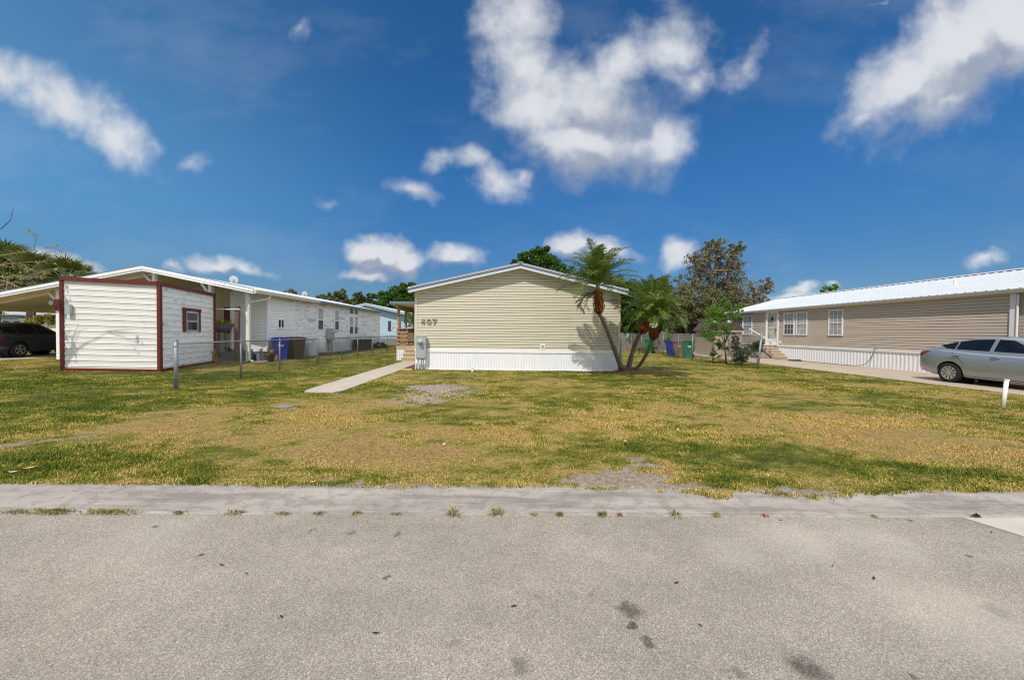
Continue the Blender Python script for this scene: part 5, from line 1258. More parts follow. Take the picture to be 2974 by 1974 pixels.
    # wheels
    for ax_ in (0, wb):
        for sd in (1, -1):
            yo = sd*(wheel_y or W*.985); wt = -sd
            T = [(wr*.64, yo), (wr*.70, yo+sd*.004), (wr*.93, yo), (wr, yo-sd*.025), (wr, yo-sd*.17), (wr*.93, yo-sd*.2), (wr*.6, yo-sd*.2)]
            wh_ = MB().lathe((ax_, 0, wr), T, 36, 'y').build('wheel', TYRE, root, smooth=True, local=True)
            m_ = MB(); Ro = wr*.665
            m_.lathe((ax_, 0, wr), [(Ro, yo-sd*.03), (Ro, yo+sd*.003), (Ro*.91, yo+sd*.0), (Ro*.9, yo-sd*.03)], 36, 'y')
            m_.lathe((ax_, 0, wr), [(Ro*.22, yo-sd*.05), (Ro*.22, yo-sd*.0), (Ro*.14, yo+sd*.006), (.001, yo+sd*.006)], 20, 'y')
            for i in range(spokes):
                a = 2*PI*i/spokes+.2; da = .42*PI/spokes if not hub else .58*PI/spokes
                pp = []
                for rr, aa, dy in ((Ro*.18, da*1.4, .0), (Ro*.92, da*1.05, -.004)):
                    for s_ in (-1, 1): pp.append((ax_+rr*math.cos(a+s_*aa), yo+sd*dy, wr+rr*math.sin(a+s_*aa)))
                qq = [(p[0], p[1]-sd*.03, p[2]) for p in pp]
                m_.add(pp+qq, [(0, 1, 3, 2), (4, 6, 7, 5), (0, 4, 5, 1), (2, 3, 7, 6), (0, 2, 6, 4), (1, 5, 7, 3)])
            m_.build('rim', RIM, wh_, local=True)
            MB().lathe((ax_, 0, wr), [(Ro*.95, yo-sd*.055), (.001, yo-sd*.055)], 24, 'y').build('brake_disc', BLACK, wh_, local=True)
    def bside(x, z):
        zb, zt, w_ = interp(body, x); f = (z-zb)/(zt-zb)
        return w_*float(np.interp(f, [0, .05, .25, .5, .72, .86, .95, 1], [.78, .93, .985, 1, .99, .965, .90, .78]))
    for pts in seams:
        for sd in (1, -1):
            m_ = MB().tube([(x, sd*(bside(x, z)-.001), z) for x, z in pts], .0075, 5); m_.build('door_seam', BLACK, root, local=True)
    for (x, z) in handles:
        for sd in (1, -1):
            y = bside(x, z); m_ = MB().tube([(x-.10, sd*y, z-.005), (x-.08, sd*(y+.035), z), (x+.08, sd*(y+.035), z+.004), (x+.10, sd*y, z)], .014, 8); hd = m_.build('door_handle', paint, root, smooth=True, local=True)
            MB().box(x-.09, x+.09, sd*y-.006, sd*y+.006, z-.025, z+.02).build('handle_cup', BLACK, hd, local=True)
    if tail:
        for sd in (1, -1):
            m_ = MB(); N = 6; vs = []
            (lo, hi) = tail
            for i in range(N+1):
                f = i/N; xl = np.interp(f, np.linspace(0, 1, len(lo)), [p[0] for p in lo]); z0 = np.interp(f, np.linspace(0, 1, len(lo)), [p[1] for p in lo]); xu = np.interp(f, np.linspace(0, 1, len(hi)), [p[0] for p in hi]); z1 = np.interp(f, np.linspace(0, 1, len(hi)), [p[1] for p in hi])
                for g in (0, .5, 1):
                    x = xl+(xu-xl)*g; z = z0+(z1-z0)*g; vs.append((x, sd*(bside(x, z)+.008), z))
            m_.add(vs, [(i*3+j, i*3+j+1, (i+1)*3+j+1, (i+1)*3+j) for i in range(N) for j in range(2)]); m_.build('tail_light', REDLENS, root, smooth=True, local=True, fixn=False)
    # side patches for the head lamps, door mirrors, dark grille across the nose
    xf = body[-1][0]
    for sd in (1, -1):
        m_ = MB(); vs = []
        for i in range(7):
            x = xf-.42+.36*i/6
            zb, zt, w_ = interp(body, x); za, zc = zb+(zt-zb)*.74, zb+(zt-zb)*(.90)
            for z in (za, (za+zc)/2, zc): vs.append((x, sd*(bside(x, z)+.007), z))
        m_.add(vs, [(i*3+j, i*3+j+1, (i+1)*3+j+1, (i+1)*3+j) for i in range(6) for j in range(2)]); m_.build('headlight', HEADLENS, root, smooth=True, local=True, fixn=False)
        xm = roof[-1][0]-.42; zb, zr, bw, rw = gsec(xm); zz = interp(body, xm)[1]+.07
        MB().ball((xm, sd*(bw+.10), zz), .09, 12, 8, (.8, 1.0, .7)).build('mirror', paint, root, smooth=True, local=True)
    zb, zt, w_ = interp(body, xf); MB().box(xf-.03, xf+.012, -w_*.62, w_*.62, zb+.02, zb+(zt-zb)*.75).build('grille', BLACK, root, local=True, bevel=.01)
    return bside
HEADLENS = M('clear_lamp_lens', (.55, .57, .6), .15, .2, var=.05, spec=.7)
# silver sedan: nose toward the street
sedan = thing('silver_sedan', 'silver four door sedan parked on the concrete driveway', 'car', (15.22, 12.2, .03), -PI/2)
SB = [(-1.06, .46, .68, .60), (-1.02, .36, .86, .70), (-.96, .32, 1.00, .765), (-.86, .28, 1.075, .80), (-.6, .22, 1.09, .845), (-.3, .20, 1.085, .87), (0, .19, 1.06, .88), (.5, .18, 1.015, .885), (1.1, .17, .985, .885), (1.8, .17, .965, .885), (2.3, .18, .955, .885), (2.7, .18, .92, .88), (3.05, .2, .86, .85), (3.35, .23, .76, .78), (3.52, .32, .64, .66), (3.58, .42, .56, .52)]
SR = [(-.72, 1.04), (-.45, 1.17), (-.1, 1.30), (.25, 1.405), (.6, 1.46), (.95, 1.485), (1.3, 1.475), (1.6, 1.42), (1.95, 1.26), (2.3, 1.04), (2.42, .95)]
SD = [('quarter_glass', [(-.18, 1.10), (.06, 1.075)], [(-.36, 1.185), (.06, 1.30)]),
      ('side_window', [(.10, 1.075), (.5, 1.06), (.92, 1.05)], [(.10, 1.315), (.45, 1.385), (.92, 1.405)]),
      ('side_window', [(1.02, 1.048), (1.5, 1.03), (2.02, 1.02)], [(1.02, 1.40), (1.35, 1.375), (1.93, 1.06)])]
car(sedan, SILVER, SB, SR, 2.70, .315, .885, SD, .375, 10, 1, handles=((.18, .88), (1.14, .87)), seams=([(.28, .36), (.40, .62), (.24, .80), (.05, .95), (.02, 1.02)], [(1.0, .25), (1.0, .6), (.98, 1.0)], [(.40, .25), (1.0, .245), (1.95, .24)], [(2.0, .3), (2.1, .6), (2.08, .98)]),
    tail=([(-.99, .80), (-.88, .83), (-.62, .98)], [(-.93, .985), (-.82, 1.0), (-.60, 1.0)]), roofw=.64)
# charcoal SUV under the carport
suv = thing('charcoal_suv', 'charcoal grey SUV parked under the carport behind the shed', 'car', (-24.35, 18.2, .03), R(100))
UB = [(-.98, .55, .85, .66), (-.95, .45, 1.0, .76), (-.9, .40, 1.12, .82), (-.7, .33, 1.14, .87), (-.3, .28, 1.13, .91), (0, .27, 1.12, .92), (.6, .26, 1.10, .92), (1.3, .26, 1.08, .92), (1.9, .26, 1.06, .92), (2.3, .28, 1.05, .91), (2.7, .30, 1.0, .90), (3.05, .33, .94, .85), (3.3, .4, .85, .76), (3.42, .5, .74, .62)]
UR = [(-.95, 1.10), (-.86, 1.36), (-.72, 1.56), (-.4, 1.64), (.2, 1.68), (.8, 1.69), (1.2, 1.66), (1.5, 1.56), (1.85, 1.36), (2.2, 1.12), (2.3, 1.05)]
UD = [('quarter_glass', [(-.55, 1.20), (-.05, 1.16)], [(-.62, 1.44), (-.05, 1.53)]),
      ('side_window', [(.02, 1.16), (.45, 1.15), (.85, 1.14)], [(.02, 1.54), (.45, 1.57), (.85, 1.575)]),
      ('side_window', [(.95, 1.14), (1.4, 1.12), (1.95, 1.10)], [(.95, 1.57), (1.25, 1.53), (1.85, 1.18)])]
car(suv, DARKGREY, UB, UR, 2.66, .36, .92, UD, .43, 5, 0, handles=((.12, .98), (1.05, .96)), seams=([(.42, .42), (.5, .7), (.3, .95), (.0, 1.1)], [(.92, .34), (.92, .7), (.9, 1.08)], [(1.95, .36), (2.05, .7), (2.0, 1.05)], [(.5, .34), (1.2, .33), (1.95, .34)]), tail=([(-.93, .86), (-.7, .92)], [(-.9, 1.05), (-.68, 1.02)]), roofw=.70)
# ------------------------------------------------------------------ trees
def leaves_np(centers, radii, per, size, aspect=.55, flat=0.0, rng=RNG):
    """leaf-sized diamond faces gathered in clumps"""
    n = len(centers)*per
    C = np.repeat(np.asarray(centers), per, 0); Rr = np.repeat(np.asarray(radii), per)
    d = rng.normal(size=(n, 3)); d /= np.linalg.norm(d, axis=1)[:, None]
    r = rng.random(n)**.55
    P = C + d*(r*Rr)[:, None]*np.array([1, 1, .8])
    a = rng.normal(size=(n, 3)); a[:, 2] -= .25; a /= np.linalg.norm(a, axis=1)[:, None]
    nn = d*.7 + rng.normal(size=(n, 3))*.6 + np.array([0, 0, .5+flat]); b = np.cross(a, nn); b /= np.linalg.norm(b, axis=1)[:, None]+1e-6
    s = size*(.6+.8*rng.random(n))[:, None]
    v = np.stack([P-a*s*.5, P+b*s*aspect*.5, P+a*s*.5, P-b*s*aspect*.5], 1).reshape(-1, 3)
    k = np.arange(n)*4
    return v, np.stack([k, k+1, k+2, k+3], -1)
def tree(name, label, cat, base, blobs, leafm, trunk_r, size, per=60, group=None, clump=.16, nclump=26, fork=.35, barkm=None, shell=.55, extra=None, twigs=0, twigm=None):
    """blobs: (cx, cy, cz, rx, ry, rz) world ellipsoids of the crown"""
    base = Vector(base); t_ = thing(name, label, cat, base, 0, group); rng = RNG
    cen = []; rad = []; mbT = MB()
    tops = [Vector(b[:3]) for b in blobs]; cz = min(b[2] for b in blobs)
    mid = base.lerp(sum(tops, Vector())/len(tops), fork); mid.x += random.uniform(-.1, .1)
    mbT.tube([base-Vector((0, 0, .05)), base.lerp(mid, .12), base.lerp(mid, .55)+Vector((random.uniform(-.06, .06), 0, 0)), mid], [trunk_r*1.35, trunk_r, trunk_r*.85, trunk_r*.7], 9)
    for (bx_, by_, bz_, rx, ry, rz) in blobs:
        c = Vector((bx_, by_, bz_)); k1 = mid.lerp(c, .55)+Vector((random.uniform(-.2, .2)*rx, random.uniform(-.2, .2)*ry, 0))
        mbT.tube([mid, k1, c], [trunk_r*.5, trunk_r*.3, trunk_r*.12], 6)
        nc = max(6, int(nclump*(rx*ry*rz)**.33/ (1.2 if name != 'shrub' else .5))) if nclump > 0 else 6
        for i in range(nc):
            d = rng.normal(size=3); d /= np.linalg.norm(d); rr = shell+(1.02-shell)*rng.random()
            q = np.array([bx_+d[0]*rx*rr, by_+d[1]*ry*rr, bz_+d[2]*rz*rr]); cen.append(q); rad.append(clump*(rx+rz)*(.7+.7*rng.random()))
            if i % 2 == 0: mbT.tube([c.lerp(k1, random.random()*.6), Vector(q)], [trunk_r*.11, trunk_r*.035], 4, caps=False)
    mbT.build('trunk', barkm or BARK, t_, smooth=True)
    v, f = leaves_np(cen, rad, per, size)
    npmesh('crown', v, f, leafm, t_)
    if twigs:
        m_ = MB()
        for i in range(twigs):
            j = rng.integers(len(cen)); p = Vector(cen[j]); dv = Vector(rng.normal(size=3)); dv.z = abs(dv.z)*.5; dv.normalize(); l_ = rad[j]*2.2
            m_.tube([p-dv*l_*.6, p, p+(dv+Vector(rng.normal(size=3))*.3)*l_*.6], [.02*trunk_r/.2, .014*trunk_r/.2, .004], 3, caps=False)
        m_.build('dead_twigs', twigm or DEADWOOD, t_)
    return t_
def blob(u, v, Y, ru, rv, dep=None):
    c = at(u, v, Y); s = Y/FPX; return (c.x, Y, c.z, ru*s, (dep if dep else ru*s*.9), rv*s)
# behind the beige house
tree('broadleaf_tree', 'dense dark green tree rising behind the beige roof ridge', 'tree', (4.2, 38, 0), [blob(1530, 768, 38, 36, 34), blob(1575, 750, 38, 40, 34), blob(1610, 778, 37, 38, 34), blob(1560, 790, 38, 62, 36), blob(1490, 775, 38.5, 20, 16)], DKLEAF, .25, .30, 95, nclump=26, clump=.17)
tree('broadleaf_tree', 'low green tree between roof ridge and tallest palm', 'tree', (7.6, 36, 0), [blob(1655, 806, 36, 38, 26), blob(1700, 815, 35.5, 40, 30), blob(1640, 830, 36, 40, 30)], DKLEAF, .2, .27, 80, nclump=24)
tree('broadleaf_tree', 'big dark green tree behind the palms at the house corner', 'tree', (11, 34.6, 0), [blob(1770, 850, 35, 60, 50), blob(1830, 880, 35, 55, 58), blob(1800, 930, 34.6, 70, 40), blob(1850, 930, 34.6, 50, 40), blob(1745, 880, 35, 45, 45)], DKLEAF, .3, .27, 110, nclump=34)
tree('broadleaf_tree', 'olive green tree behind the two lower palms', 'tree', (14.3, 35.3, 0), [blob(1905, 850, 35.5, 50, 52), blob(1935, 890, 35.5, 55, 48), blob(1890, 905, 35.3, 46, 40)], OLLEAF, .25, .25, 100, nclump=32)
# big brownish tree
tree('brown_tree', 'tall sparse brown olive tree beyond the driveway fence', 'tree', (19.0, 35, 0), [blob(2030, 760, 35, 48, 46), blob(2090, 735, 35, 46, 42), blob(2135, 765, 35, 36, 45), blob(2075, 800, 35.5, 70, 50), blob(2000, 825, 35, 45, 40), blob(2130, 830, 35, 55, 45), blob(2060, 720, 35.2, 24, 26), blob(2085, 705, 35, 12, 16), blob(2140, 720, 35, 24, 20)], BRLEAF, .38, .15, 38, nclump=38, clump=.115, fork=.28, twigs=520, shell=.3)
tree('brown_tree', 'dense brown lower tree beneath the tall sparse one', 'tree', (17.6, 34.4, 0), [blob(2010, 875, 34.4, 75, 50), blob(2090, 880, 34.4, 75, 52), blob(1970, 915, 34.2, 48, 40), blob(2050, 925, 34, 70, 35), blob(2140, 900, 34.6, 50, 45)], BRLEAF, .3, .16, 110, nclump=44, clump=.13, twigs=400)
tree('grey_tree', 'sparse grey leafed tree over the taupe house roof end', 'tree', (23.6, 36, 0), [blob(2190, 855, 36, 38, 38), blob(2220, 835, 36, 26, 26), blob(2235, 815, 36, 14, 14), blob(2165, 885, 36, 40, 30), blob(2215, 875, 36, 34, 26)], GYLEAF, .2, .13, 40, nclump=34, clump=.12, twigs=380, shell=.3)
tree('broadleaf_tree', 'small tree top peeping over the long white metal roof', 'tree', (37, 46, 0), [blob(2405, 845, 46, 22, 14), blob(2420, 835, 46, 14, 10), blob(2385, 850, 46, 10, 12)], LIMELEAF, .18, .30, 34, nclump=14)
# young bright tree and shrub by the driveway fence
tree('young_tree', 'bright green young tree by the chain link fence and driveway', 'tree', (11.35, 19.3, 0), [blob(2090, 905, 19.3, 42, 34), blob(2075, 945, 19.3, 42, 30), blob(2060, 975, 19.2, 32, 24), blob(2085, 1000, 19.3, 24, 20), blob(2075, 1028, 19.3, 18, 14), blob(2130, 905, 19.1, 26, 16), blob(2100, 875, 19.3, 18, 16), blob(2150, 890, 19.2, 13, 9), blob(2110, 955, 19.2, 26, 16), blob(2140, 925, 19.2, 18, 9)], LIMELEAF, .045, .06, 60, nclump=60, clump=.13, fork=.5, shell=.15)
t_ = tree('shrub', 'dark green bushy shrub beside the leaning fence post', 'shrub', (11.6, 18.6, 0), [blob(2155, 1020, 18.6, 34, 24), blob(2130, 1005, 18.6, 22, 24), blob(2190, 1015, 18.6, 26, 26), blob(2130, 980, 18.6, 5, 20), blob(2142, 985, 18.6, 5, 18), blob(2205, 1000, 18.4, 16, 14), blob(2155, 1042, 18.6, 24, 12)], DKLEAF, .04, .055, 46, nclump=44, clump=.15, shell=.2, fork=.25)
m_ = MB()
for k in range(9):
    a = k*.7+.2; m_.tube([(11.6, 18.6, -.02), (11.6+.3*math.cos(a), 18.6+.25*math.sin(a), .35), (11.6+.55*math.cos(a), 18.6+.5*math.sin(a), .75)], [.016, .012, .006], 5)
m_.build('stems', BARK, t_)
tree('shrub', 'white flowered pale weed clump near the thick gate post', 'shrub', (13.0, 26.6, 0), [blob(2005, 1012, 26.6, 12, 14)], GREYLEAF, .03, .09, 26, nclump=14)
# grass clump and creeper round the back-left bin
tree('shrub', 'unkempt yellow green weeds round the back green bin', 'shrub', (10.6, 28.0, 0), [blob(1862, 1018, 28, 10, 8), blob(1900, 1016, 28, 10, 9), blob(1905, 985, 30, 12, 20)], OLLEAF, .02, .10, 26, nclump=16)
# left centre
tree('grey_tree', 'grey green tree showing over the middle of the white roof', 'tree', (-32, 62, 0), [blob(925, 872, 62, 24, 20), blob(905, 878, 62, 22, 16), blob(985, 862, 62, 24, 22), blob(960, 872, 62, 22, 22), blob(1000, 880, 62, 10, 22)], GREYLEAF, .3, .42, 50, nclump=16, twigs=100, shell=.4)
tree('grey_tree', 'small tree top left of the antenna mast', 'tree', (-36, 64, 0), [blob(840, 850, 64, 20, 12), blob(862, 858, 64, 14, 9)], GREYLEAF, .25, .42, 40, nclump=12)
tree('broadleaf_tree', 'round bright green tree behind the covered porch', 'tree', (-15, 55, 0), [blob(1150, 868, 55, 46, 36), blob(1180, 855, 55, 42, 32), blob(1130, 890, 55, 40, 30), blob(1190, 885, 54.5, 40, 34), blob(1165, 842, 55, 22, 14), blob(1215, 880, 55, 30, 34)], DKLEAF, .35, .42, 100, nclump=22)
tree('broadleaf_tree', 'darker green trees with palm tops above the blue house roof', 'tree', (-24, 58, 0), [blob(1040, 870, 58, 24, 18), blob(1075, 872, 58, 28, 20), blob(1020, 885, 58, 20, 14), blob(1060, 888, 58, 50, 16)], OLLEAF, .3, .40, 70, nclump=20)
# a bush at the end of the left lawn, palm-like clumps
tree('shrub', 'round dark bush at the far end of the white house', 'shrub', (-10.7, 32.6, 0), [blob(1100, 1000, 32.6, 18, 14), blob(1085, 1006, 32.6, 14, 10), blob(1117, 1008, 32.5, 10, 8)], DKLEAF, .04, .11, 50, nclump=24)
tree('shrub', 'thin yellow green sapling behind the porch posts', 'shrub', (-6.3, 30, 0), [blob(1188, 930, 30, 14, 26), blob(1196, 960, 30, 10, 16), blob(1186, 985, 30, 10, 14)], LIMELEAF, .04, .14, 26, nclump=16)
# far left mass over the carport
def fanpalm(label, base, crown, R_, n, seed):
    random.seed(seed); t_ = thing('fan_palm', label, 'palm tree', base, 0, 'fan palms behind the carport')
    b, c = Vector(base), Vector(crown); MB().tube([b-Vector((0, 0, .05)), b.lerp(c, .5)+Vector((.1, 0, 0)), c], [.22, .17, .16], 10).build('trunk', PALMBARK, t_, smooth=True)
    mL, mS = MB(), MB()
    for i in range(n):
        a = i*2.399; e = random.uniform(-.7, 1.3); h = Vector((math.cos(a), math.sin(a), 0)); d = h*math.cos(e)+Vector((0, 0, math.sin(e)))
        tip = c+d*R_*.55; mS.tube([c, tip], [.025, .012], 4, caps=False); s_ = Vector((-h.y, h.x, 0)); up = s_.cross(d)
        for k in range(15):
            f = (k-7)/7; dd = (d*math.cos(f*1.25)+s_*math.sin(f*1.25)+Vector((0, 0, -.25*abs(f)-.1))).normalized(); l_ = R_*.62*(1-.3*abs(f)); wv_ = dd.cross(up).normalized()*.05*R_
            p1 = tip+dd*l_*.55; p2 = p1+(dd+Vector((0, 0, -.55))).normalized()*l_*.45
            mL.add([tip, p1+wv_*.5, p2, p1-wv_*.5], [(0, 1, 2, 3)])
    mL.build('fronds', FANLEAF, t_, fixn=False); mS.build('frond_stems', PALMSTEM, t_, fixn=False)
fanpalm('fan palm just above the red shed trim at the left', (-31.5, 28.5, 0), tuple(at(190, 815, 28.5)), 1.9, 46, 5)
fanpalm('fan palm left of the other one behind the dead branches', (-36.5, 29, 0), tuple(at(85, 795, 29)), 2.1, 46, 6)
fanpalm('fan palm leaning at the far left edge behind the carport', (-40, 29.5, 0), tuple(at(20, 770, 29.5)), 2.0, 46, 8)
fanpalm('small fan palm low between carport roof and shed', (-33.4, 31, 0), tuple(at(235, 800, 31)), 1.2, 30, 9)
random.seed(5)
tree('broadleaf_tree', 'dark olive tree mass over the left carport roof', 'tree', (-37, 30, 0), [blob(40, 775, 30.5, 60, 42), blob(105, 795, 30.5, 50, 36), blob(10, 830, 30.5, 60, 40), blob(120, 835, 30.5, 55, 35), blob(30, 740, 30.5, 34, 22)], OLLEAF, .3, .26, 90, nclump=30)
dt = thing('bare_tree', 'bare pale branched tree with few yellow leaves above the carport', 'tree', (-33, 25.8, 0)); m_ = MB()
tk0 = at(-30, 900, 25.8); m_.tube([(tk0.x, 25.8, -.05), tuple(tk0), tuple(at(-10, 830, 25.8))], [.14, .1, .07], 8)
random.seed(12); tips = []
def twig(p, d, L, r, n):
    p = Vector(p); d = Vector(d).normalized(); pts = [p]; dd = d.copy()
    for i in range(4):
        dd = (dd+Vector((random.uniform(-.25, .25), random.uniform(-.25, .25), random.uniform(-.22, .18)))).normalized(); pts.append(pts[-1]+dd*L/4)
    m_.tube(pts, [r, r*.85, r*.7, r*.5, r*.3], 4, caps=False); tips.append(pts[-1])
    if n > 0:
        for k in range(3):
            j = random.choice((2, 3, 4)); nd = (dd+Vector((random.uniform(-.7, .7), random.uniform(-.5, .5), random.uniform(-.55, .5)))).normalized(); twig(pts[j], nd, L*random.uniform(.5, .75), r*.6, n-1)
for (u, v, du, dv) in ((-10, 830, 70, -10), (-10, 800, 60, 20), (-12, 850, 80, -30), (-5, 770, 60, 6), (-10, 815, 90, 0), (-10, 745, 80, -20)):
    p0, p1 = at(u, v, 25.8), at(u+du, v+dv, 25.6); twig(p0, p1-p0, (p1-p0).length*1.1, .035, 3)
m_.tube([at(-10, 745, 25.8), at(-10, 830, 25.8)], .05, 6)
m_.build('branches', DEADWOOD, dt)
cc_ = [tuple(Vector(p)+Vector((random.uniform(-.1, .1), 0, random.uniform(-.1, .1)))) for p in random.sample(tips, min(len(tips), 46))]
v, f = leaves_np(cc_, [.11]*len(cc_), 4, .14); npmesh('leaves', v, f, YELLEAF, dt)
tree('shrub', 'yellow leaved shrubs beyond the parked charcoal car', 'shrub', (-36, 29, 0), [blob(115, 928, 29, 22, 12), blob(150, 925, 29, 22, 14), blob(100, 935, 29, 18, 10)], YELLEAF, .05, .16, 40, nclump=18)
# tree just outside the left edge: one thin branch and its leafy shade reach into view
random.seed(21)
ot = thing('drooping_tree', 'thin drooping branch of a tree reaching in at the left edge', 'tree', (-18.6, 9.2, 0)); m_ = MB()
m_.tube([(-18.6, 9.2, -.05), (-18.5, 9.25, 1.6), (-18.1, 9.4, 3.4), (-17.4, 9.6, 4.6)], [.17, .14, .11, .07], 10)
tips = []
for (d, l_) in (((.6, .3, .4), 2.0), ((-.4, .5, .6), 2.0), ((.2, -.6, .7), 2.0), ((.5, .8, .1), 1.8), ((.1, .2, 1), 1.8)): twig((-17.7, 9.5, 4.2), d, l_, .05, 2)
b0, b1, b2 = at(-60, 690, 10), at(6, 662, 10), at(39, 603, 10)
m_.tube([(-17.4, 9.6, 4.6), tuple(b0), tuple(b1), tuple(at(30, 640, 10)), tuple(b2)], [.04, .015, .011, .008, .004], 5)
m_.build('branches', BARK, ot)
cc_ = [tuple(p) for p in tips]
cc_ = cc_[::3]; v, f = leaves_np(cc_, [.30]*len(cc_), 7, .17); npmesh('leaves', v, f, OLLEAF, ot)
# distant tree belt that closes the horizon
cen = []; rad = []
for i in range(520):
    x = -150+300*RNG.random(); y = 95+20*RNG.random(); h = 4.2+1.6*vnoise(np.array([x*.12]), np.array([0.]), 3)[0]
    cen.append((x, y, h*RNG.random())); rad.append(1.7)
v, f = leaves_np(cen, rad, 60, .9)
tag(npmesh('treeline', v, f, OLLEAF), 'distant belt of trees closing the horizon behind the lots', 'trees', kind='stuff')

# ------------------------------------------------------------------ weeds along the gutter crack, leaves, scraps
WEED = leafmat('weed_blades', [(.09, .12, .02), (.17, .18, .04), (.34, .28, .10)], .2)
DRYWEED = leafmat('dry_weed_blades', [(.26, .21, .08), (.36, .29, .12), (.17, .17, .04)], .2)
def weed(u, v, wid, n, L, mt, label, e0=.25, e1=1.3):
    g = gr(u, v); g.y = float(gfront(g.x))+.002; g.z = -.018
    t_ = MB(); random.seed(int(u*7+n))
    for i in range(n):
        c = g+Vector((random.gauss(0, .5)*wid, random.gauss(0, .008), 0)); leaf_blades(t_, c, 1, L, .0045, e0, e1, .7)
    o = t_.build('weed_tuft', mt, None, fixn=False); me = o.data
    for vv in me.vertices: vv.co -= g
    o.location = g
    tag(o, label, 'weed', 'weeds in the crack between road and gutter')
LW = ['broad dry weed strip in the road crack at the far left', 'long dry weed strip in the crack near the left edge', 'short dry grass strip following the long left strip', 'flat weed patch in the crack under the left lawn strip', 'spiky pale weed tuft third of the crack on the left', 'small green weed in the crack below the tan lawn', 'star shaped dark weed in the crack left of centre', 'tiny straw weed in the crack left of centre', 'low dark weed line just left of the picture centre', 'tallest spiky straw tuft near the middle of the crack', 'second tall spiky straw tuft near the middle of the crack', 'low brown weed right of the spiky tufts', 'small green weed right of the spiky tufts', 'widest green weed patch right of the middle', 'little reddish weed beside the widest green patch', 'single upright sprig in the crack right of the middle', 'golden weed tuft in the crack below the sandy bare patch', 'small reddish weed under the ragged turf edge', 'flat golden weed in the crack at the right', 'dark weed clump by the pale apron at the right edge']
W_ = [(70, 1475, .10, 70, .05, DRYWEED), (170, 1476, .16, 150, .07, DRYWEED), (330, 1477, .20, 200, .06, DRYWEED), (530, 1478, .05, 50, .03, WEED), (690, 1480, .07, 50, .06, DRYWEED), (825, 1482, .06, 40, .035, WEED), (930, 1482, .04, 30, .045, WEED), (1035, 1485, .022, 30, .06, DRYWEED), (1150, 1486, .04, 30, .025, WEED), (1320, 1485, .03, 34, .12, DRYWEED), (1440, 1487, .04, 38, .10, DRYWEED), (1550, 1489, .03, 26, .03, DRYWEED), (1626, 1490, .025, 40, .04, WEED), (1752, 1491, .04, 80, .045, WEED), (1800, 1491, .02, 30, .035, CROTON), (1960, 1490, .012, 22, .09, WEED), (2080, 1490, .025, 36, .05, DRYWEED), (2218, 1489, .02, 24, .035, CROTON), (2535, 1491, .02, 26, .03, DRYWEED), (2815, 1486, .022, 32, .045, OLLEAF)]
for w_, lb in zip(W_, LW): weed(*w_, lb)
def leaf(u, v, s, mt, label, group, z=.03, nm='fallen_leaf', curl=.35, wf=1.):
    g = gr(u, v); g.z = z; a = random.random()*6.28; m_ = MB(); pts = []
    rows = [(-.5, .02), (-.25, .20*wf), (0, .27*wf), (.25, .14*wf), (.5, .015)]
    vs = []
    for (x, w_) in rows:
        for sd in (-1, 0, 1): vs.append((s*(x*math.cos(a)-sd*w_*math.sin(a)), s*(x*math.sin(a)+sd*w_*math.cos(a)), s*(curl*abs(sd)*.35+curl*x*x+.08)))
    m_.add(vs, [(i*3+j, i*3+j+1, (i+1)*3+j+1, (i+1)*3+j) for i in range(4) for j in range(2)])
    o = m_.build(nm, mt, None, smooth=True, fixn=False); o.location = g
    tag(o, label, 'leaf', group)
random.seed(31)
for (u, v) in [(375, 1132), (32, 1160), (72, 1165), (258, 1160), (345, 1180), (490, 1213), (525, 1182), (385, 1195), (140, 1198), (300, 1112), (305, 1131), (430, 1134), (18, 1131), (220, 1113), (133, 1122), (146, 1122), (420, 1172), (255, 1096), (330, 1092), (60, 1100), (100, 1110), (470, 1145), (105, 1165)]:
    leaf(u, v, random.uniform(.06, .13), DEADLEAF, 'curled reddish brown dead leaf lying in the left lawn', 'dead leaves in the left lawn', .045)
for (u, v) in [(690, 1196), (1085, 1134), (1612, 1119), (1490, 1236), (1245, 1170)]:
    leaf(u, v, random.uniform(.08, .14), DEADLEAF, 'reddish brown dead leaf lying in the middle of the lawn', 'dead leaves in the middle lawn', .045)
leaf(86, 1377, .10, PALELEAF, 'orange yellow fallen leaf by the gutter at the far left', None, .05)
leaf(38, 1388, .08, M('bleached_leaf', (.5, .44, .36), .8), 'pale bleached leaf by the gutter at the far left', None, .05)
leaf(181, 1263, .08, PALELEAF, 'yellow fallen leaf on the bare track in the left lawn', None, .05)
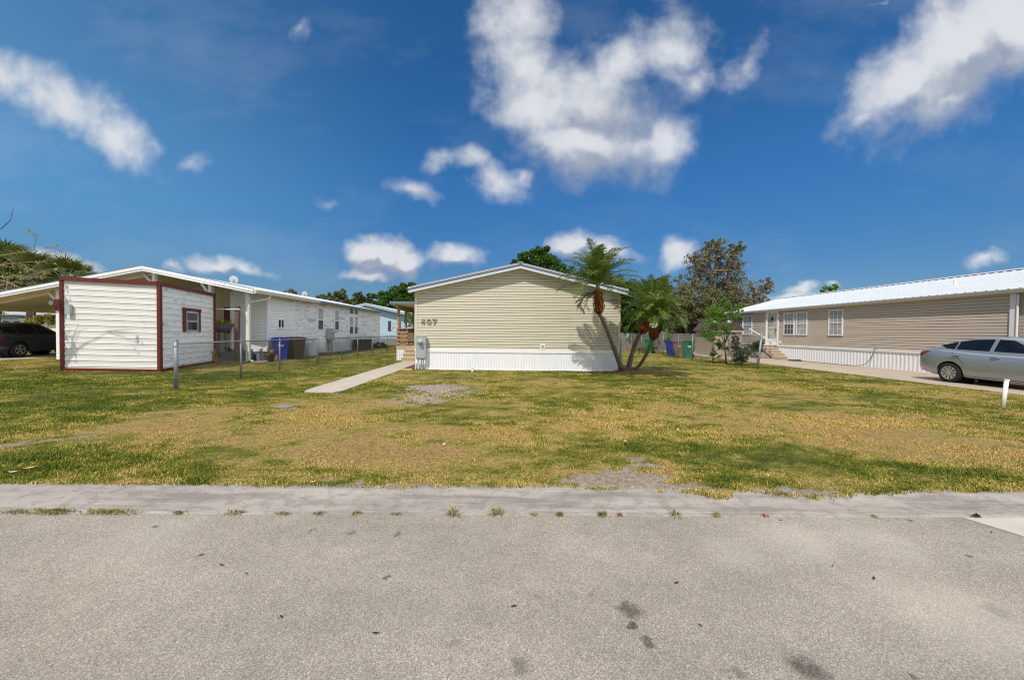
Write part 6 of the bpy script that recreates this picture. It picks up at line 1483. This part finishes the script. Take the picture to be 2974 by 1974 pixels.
leaf(908, 1408, .07, PALELEAF, 'straw coloured leaf on the gutter below the tan lawn', None, .02)
leaf(1815, 1296, .10, PALELEAF, 'tan fallen leaf in the lawn right of centre', None, .05)
for (u, v) in [(450, 1522), (585, 1603), (818, 1780), (1092, 1827), (716, 1656), (643, 1632)]:
    leaf(u, v, random.uniform(.025, .045), DARKLEAF, 'small dark leaf scrap on the left half of the road', 'dark leaf scraps on the left road', -.02, curl=.15, wf=.6)
for (u, v) in [(1965, 1683), (2418, 1634), (2538, 1670), (2033, 1804), (2816, 1607), (2267, 1503), (2645, 1505), (2880, 1538), (1492, 1750), (2000, 1969)]:
    leaf(u, v, random.uniform(.025, .045), DARKLEAF, 'small dark leaf scrap on the right half of the road', 'dark leaf scraps on the right road', -.02, curl=.15, wf=.6)
for (u, v, lb) in [(1290, 1301, 'scrap of white paper in the lawn left of centre'), (1808, 1199, 'small white scrap in the lawn right of centre'), (1969, 1257, 'white scrap on the lawn among green patches at the right')]:
    g = gr(u, v); g.z = .05; m_ = MB().add([(-.018, -.01, 0), (.015, -.015, .006), (.019, .011, .002), (-.01, .015, .01)], [(0, 1, 2, 3)]); m_.prism([(-.01, -.01, .01), (.01, -.008, .015), (.005, .01, .018)], (0, 0, .003))
    o = m_.build('paper_scrap', CARD, None, fixn=False); o.location = g; tag(o, lb, 'litter')
g = gr(829, 1183); g.z = .0
o = MB().box(-.13, .13, -.15, .15, -.02, .03).build('utility_cover', M('grey_cover', (.21, .19, .185), .85, var=.2, vs=8), None); o.location = g; tag(o, 'flat grey utility cover set in the dry lawn', 'utility cover')
# stones in the bare patch by the walk
STONE = M('pale_pebbles', (.50, .47, .43), .9, var=.3, vs=20)
V_, F_ = [], []; m_ = MB(); random.seed(44)
for i in range(420):
    u, v = random.gauss(1265, 55), random.gauss(1140, 18); g = gr(u, v); s = random.uniform(.006, .018); m_.ball((g.x, g.y, .012), s, 5, 3, (1.2, 1, .6))
tag(m_.build('gravel', STONE, None), 'pale gravel scattered on the bare sandy patches', 'gravel', kind='stuff')
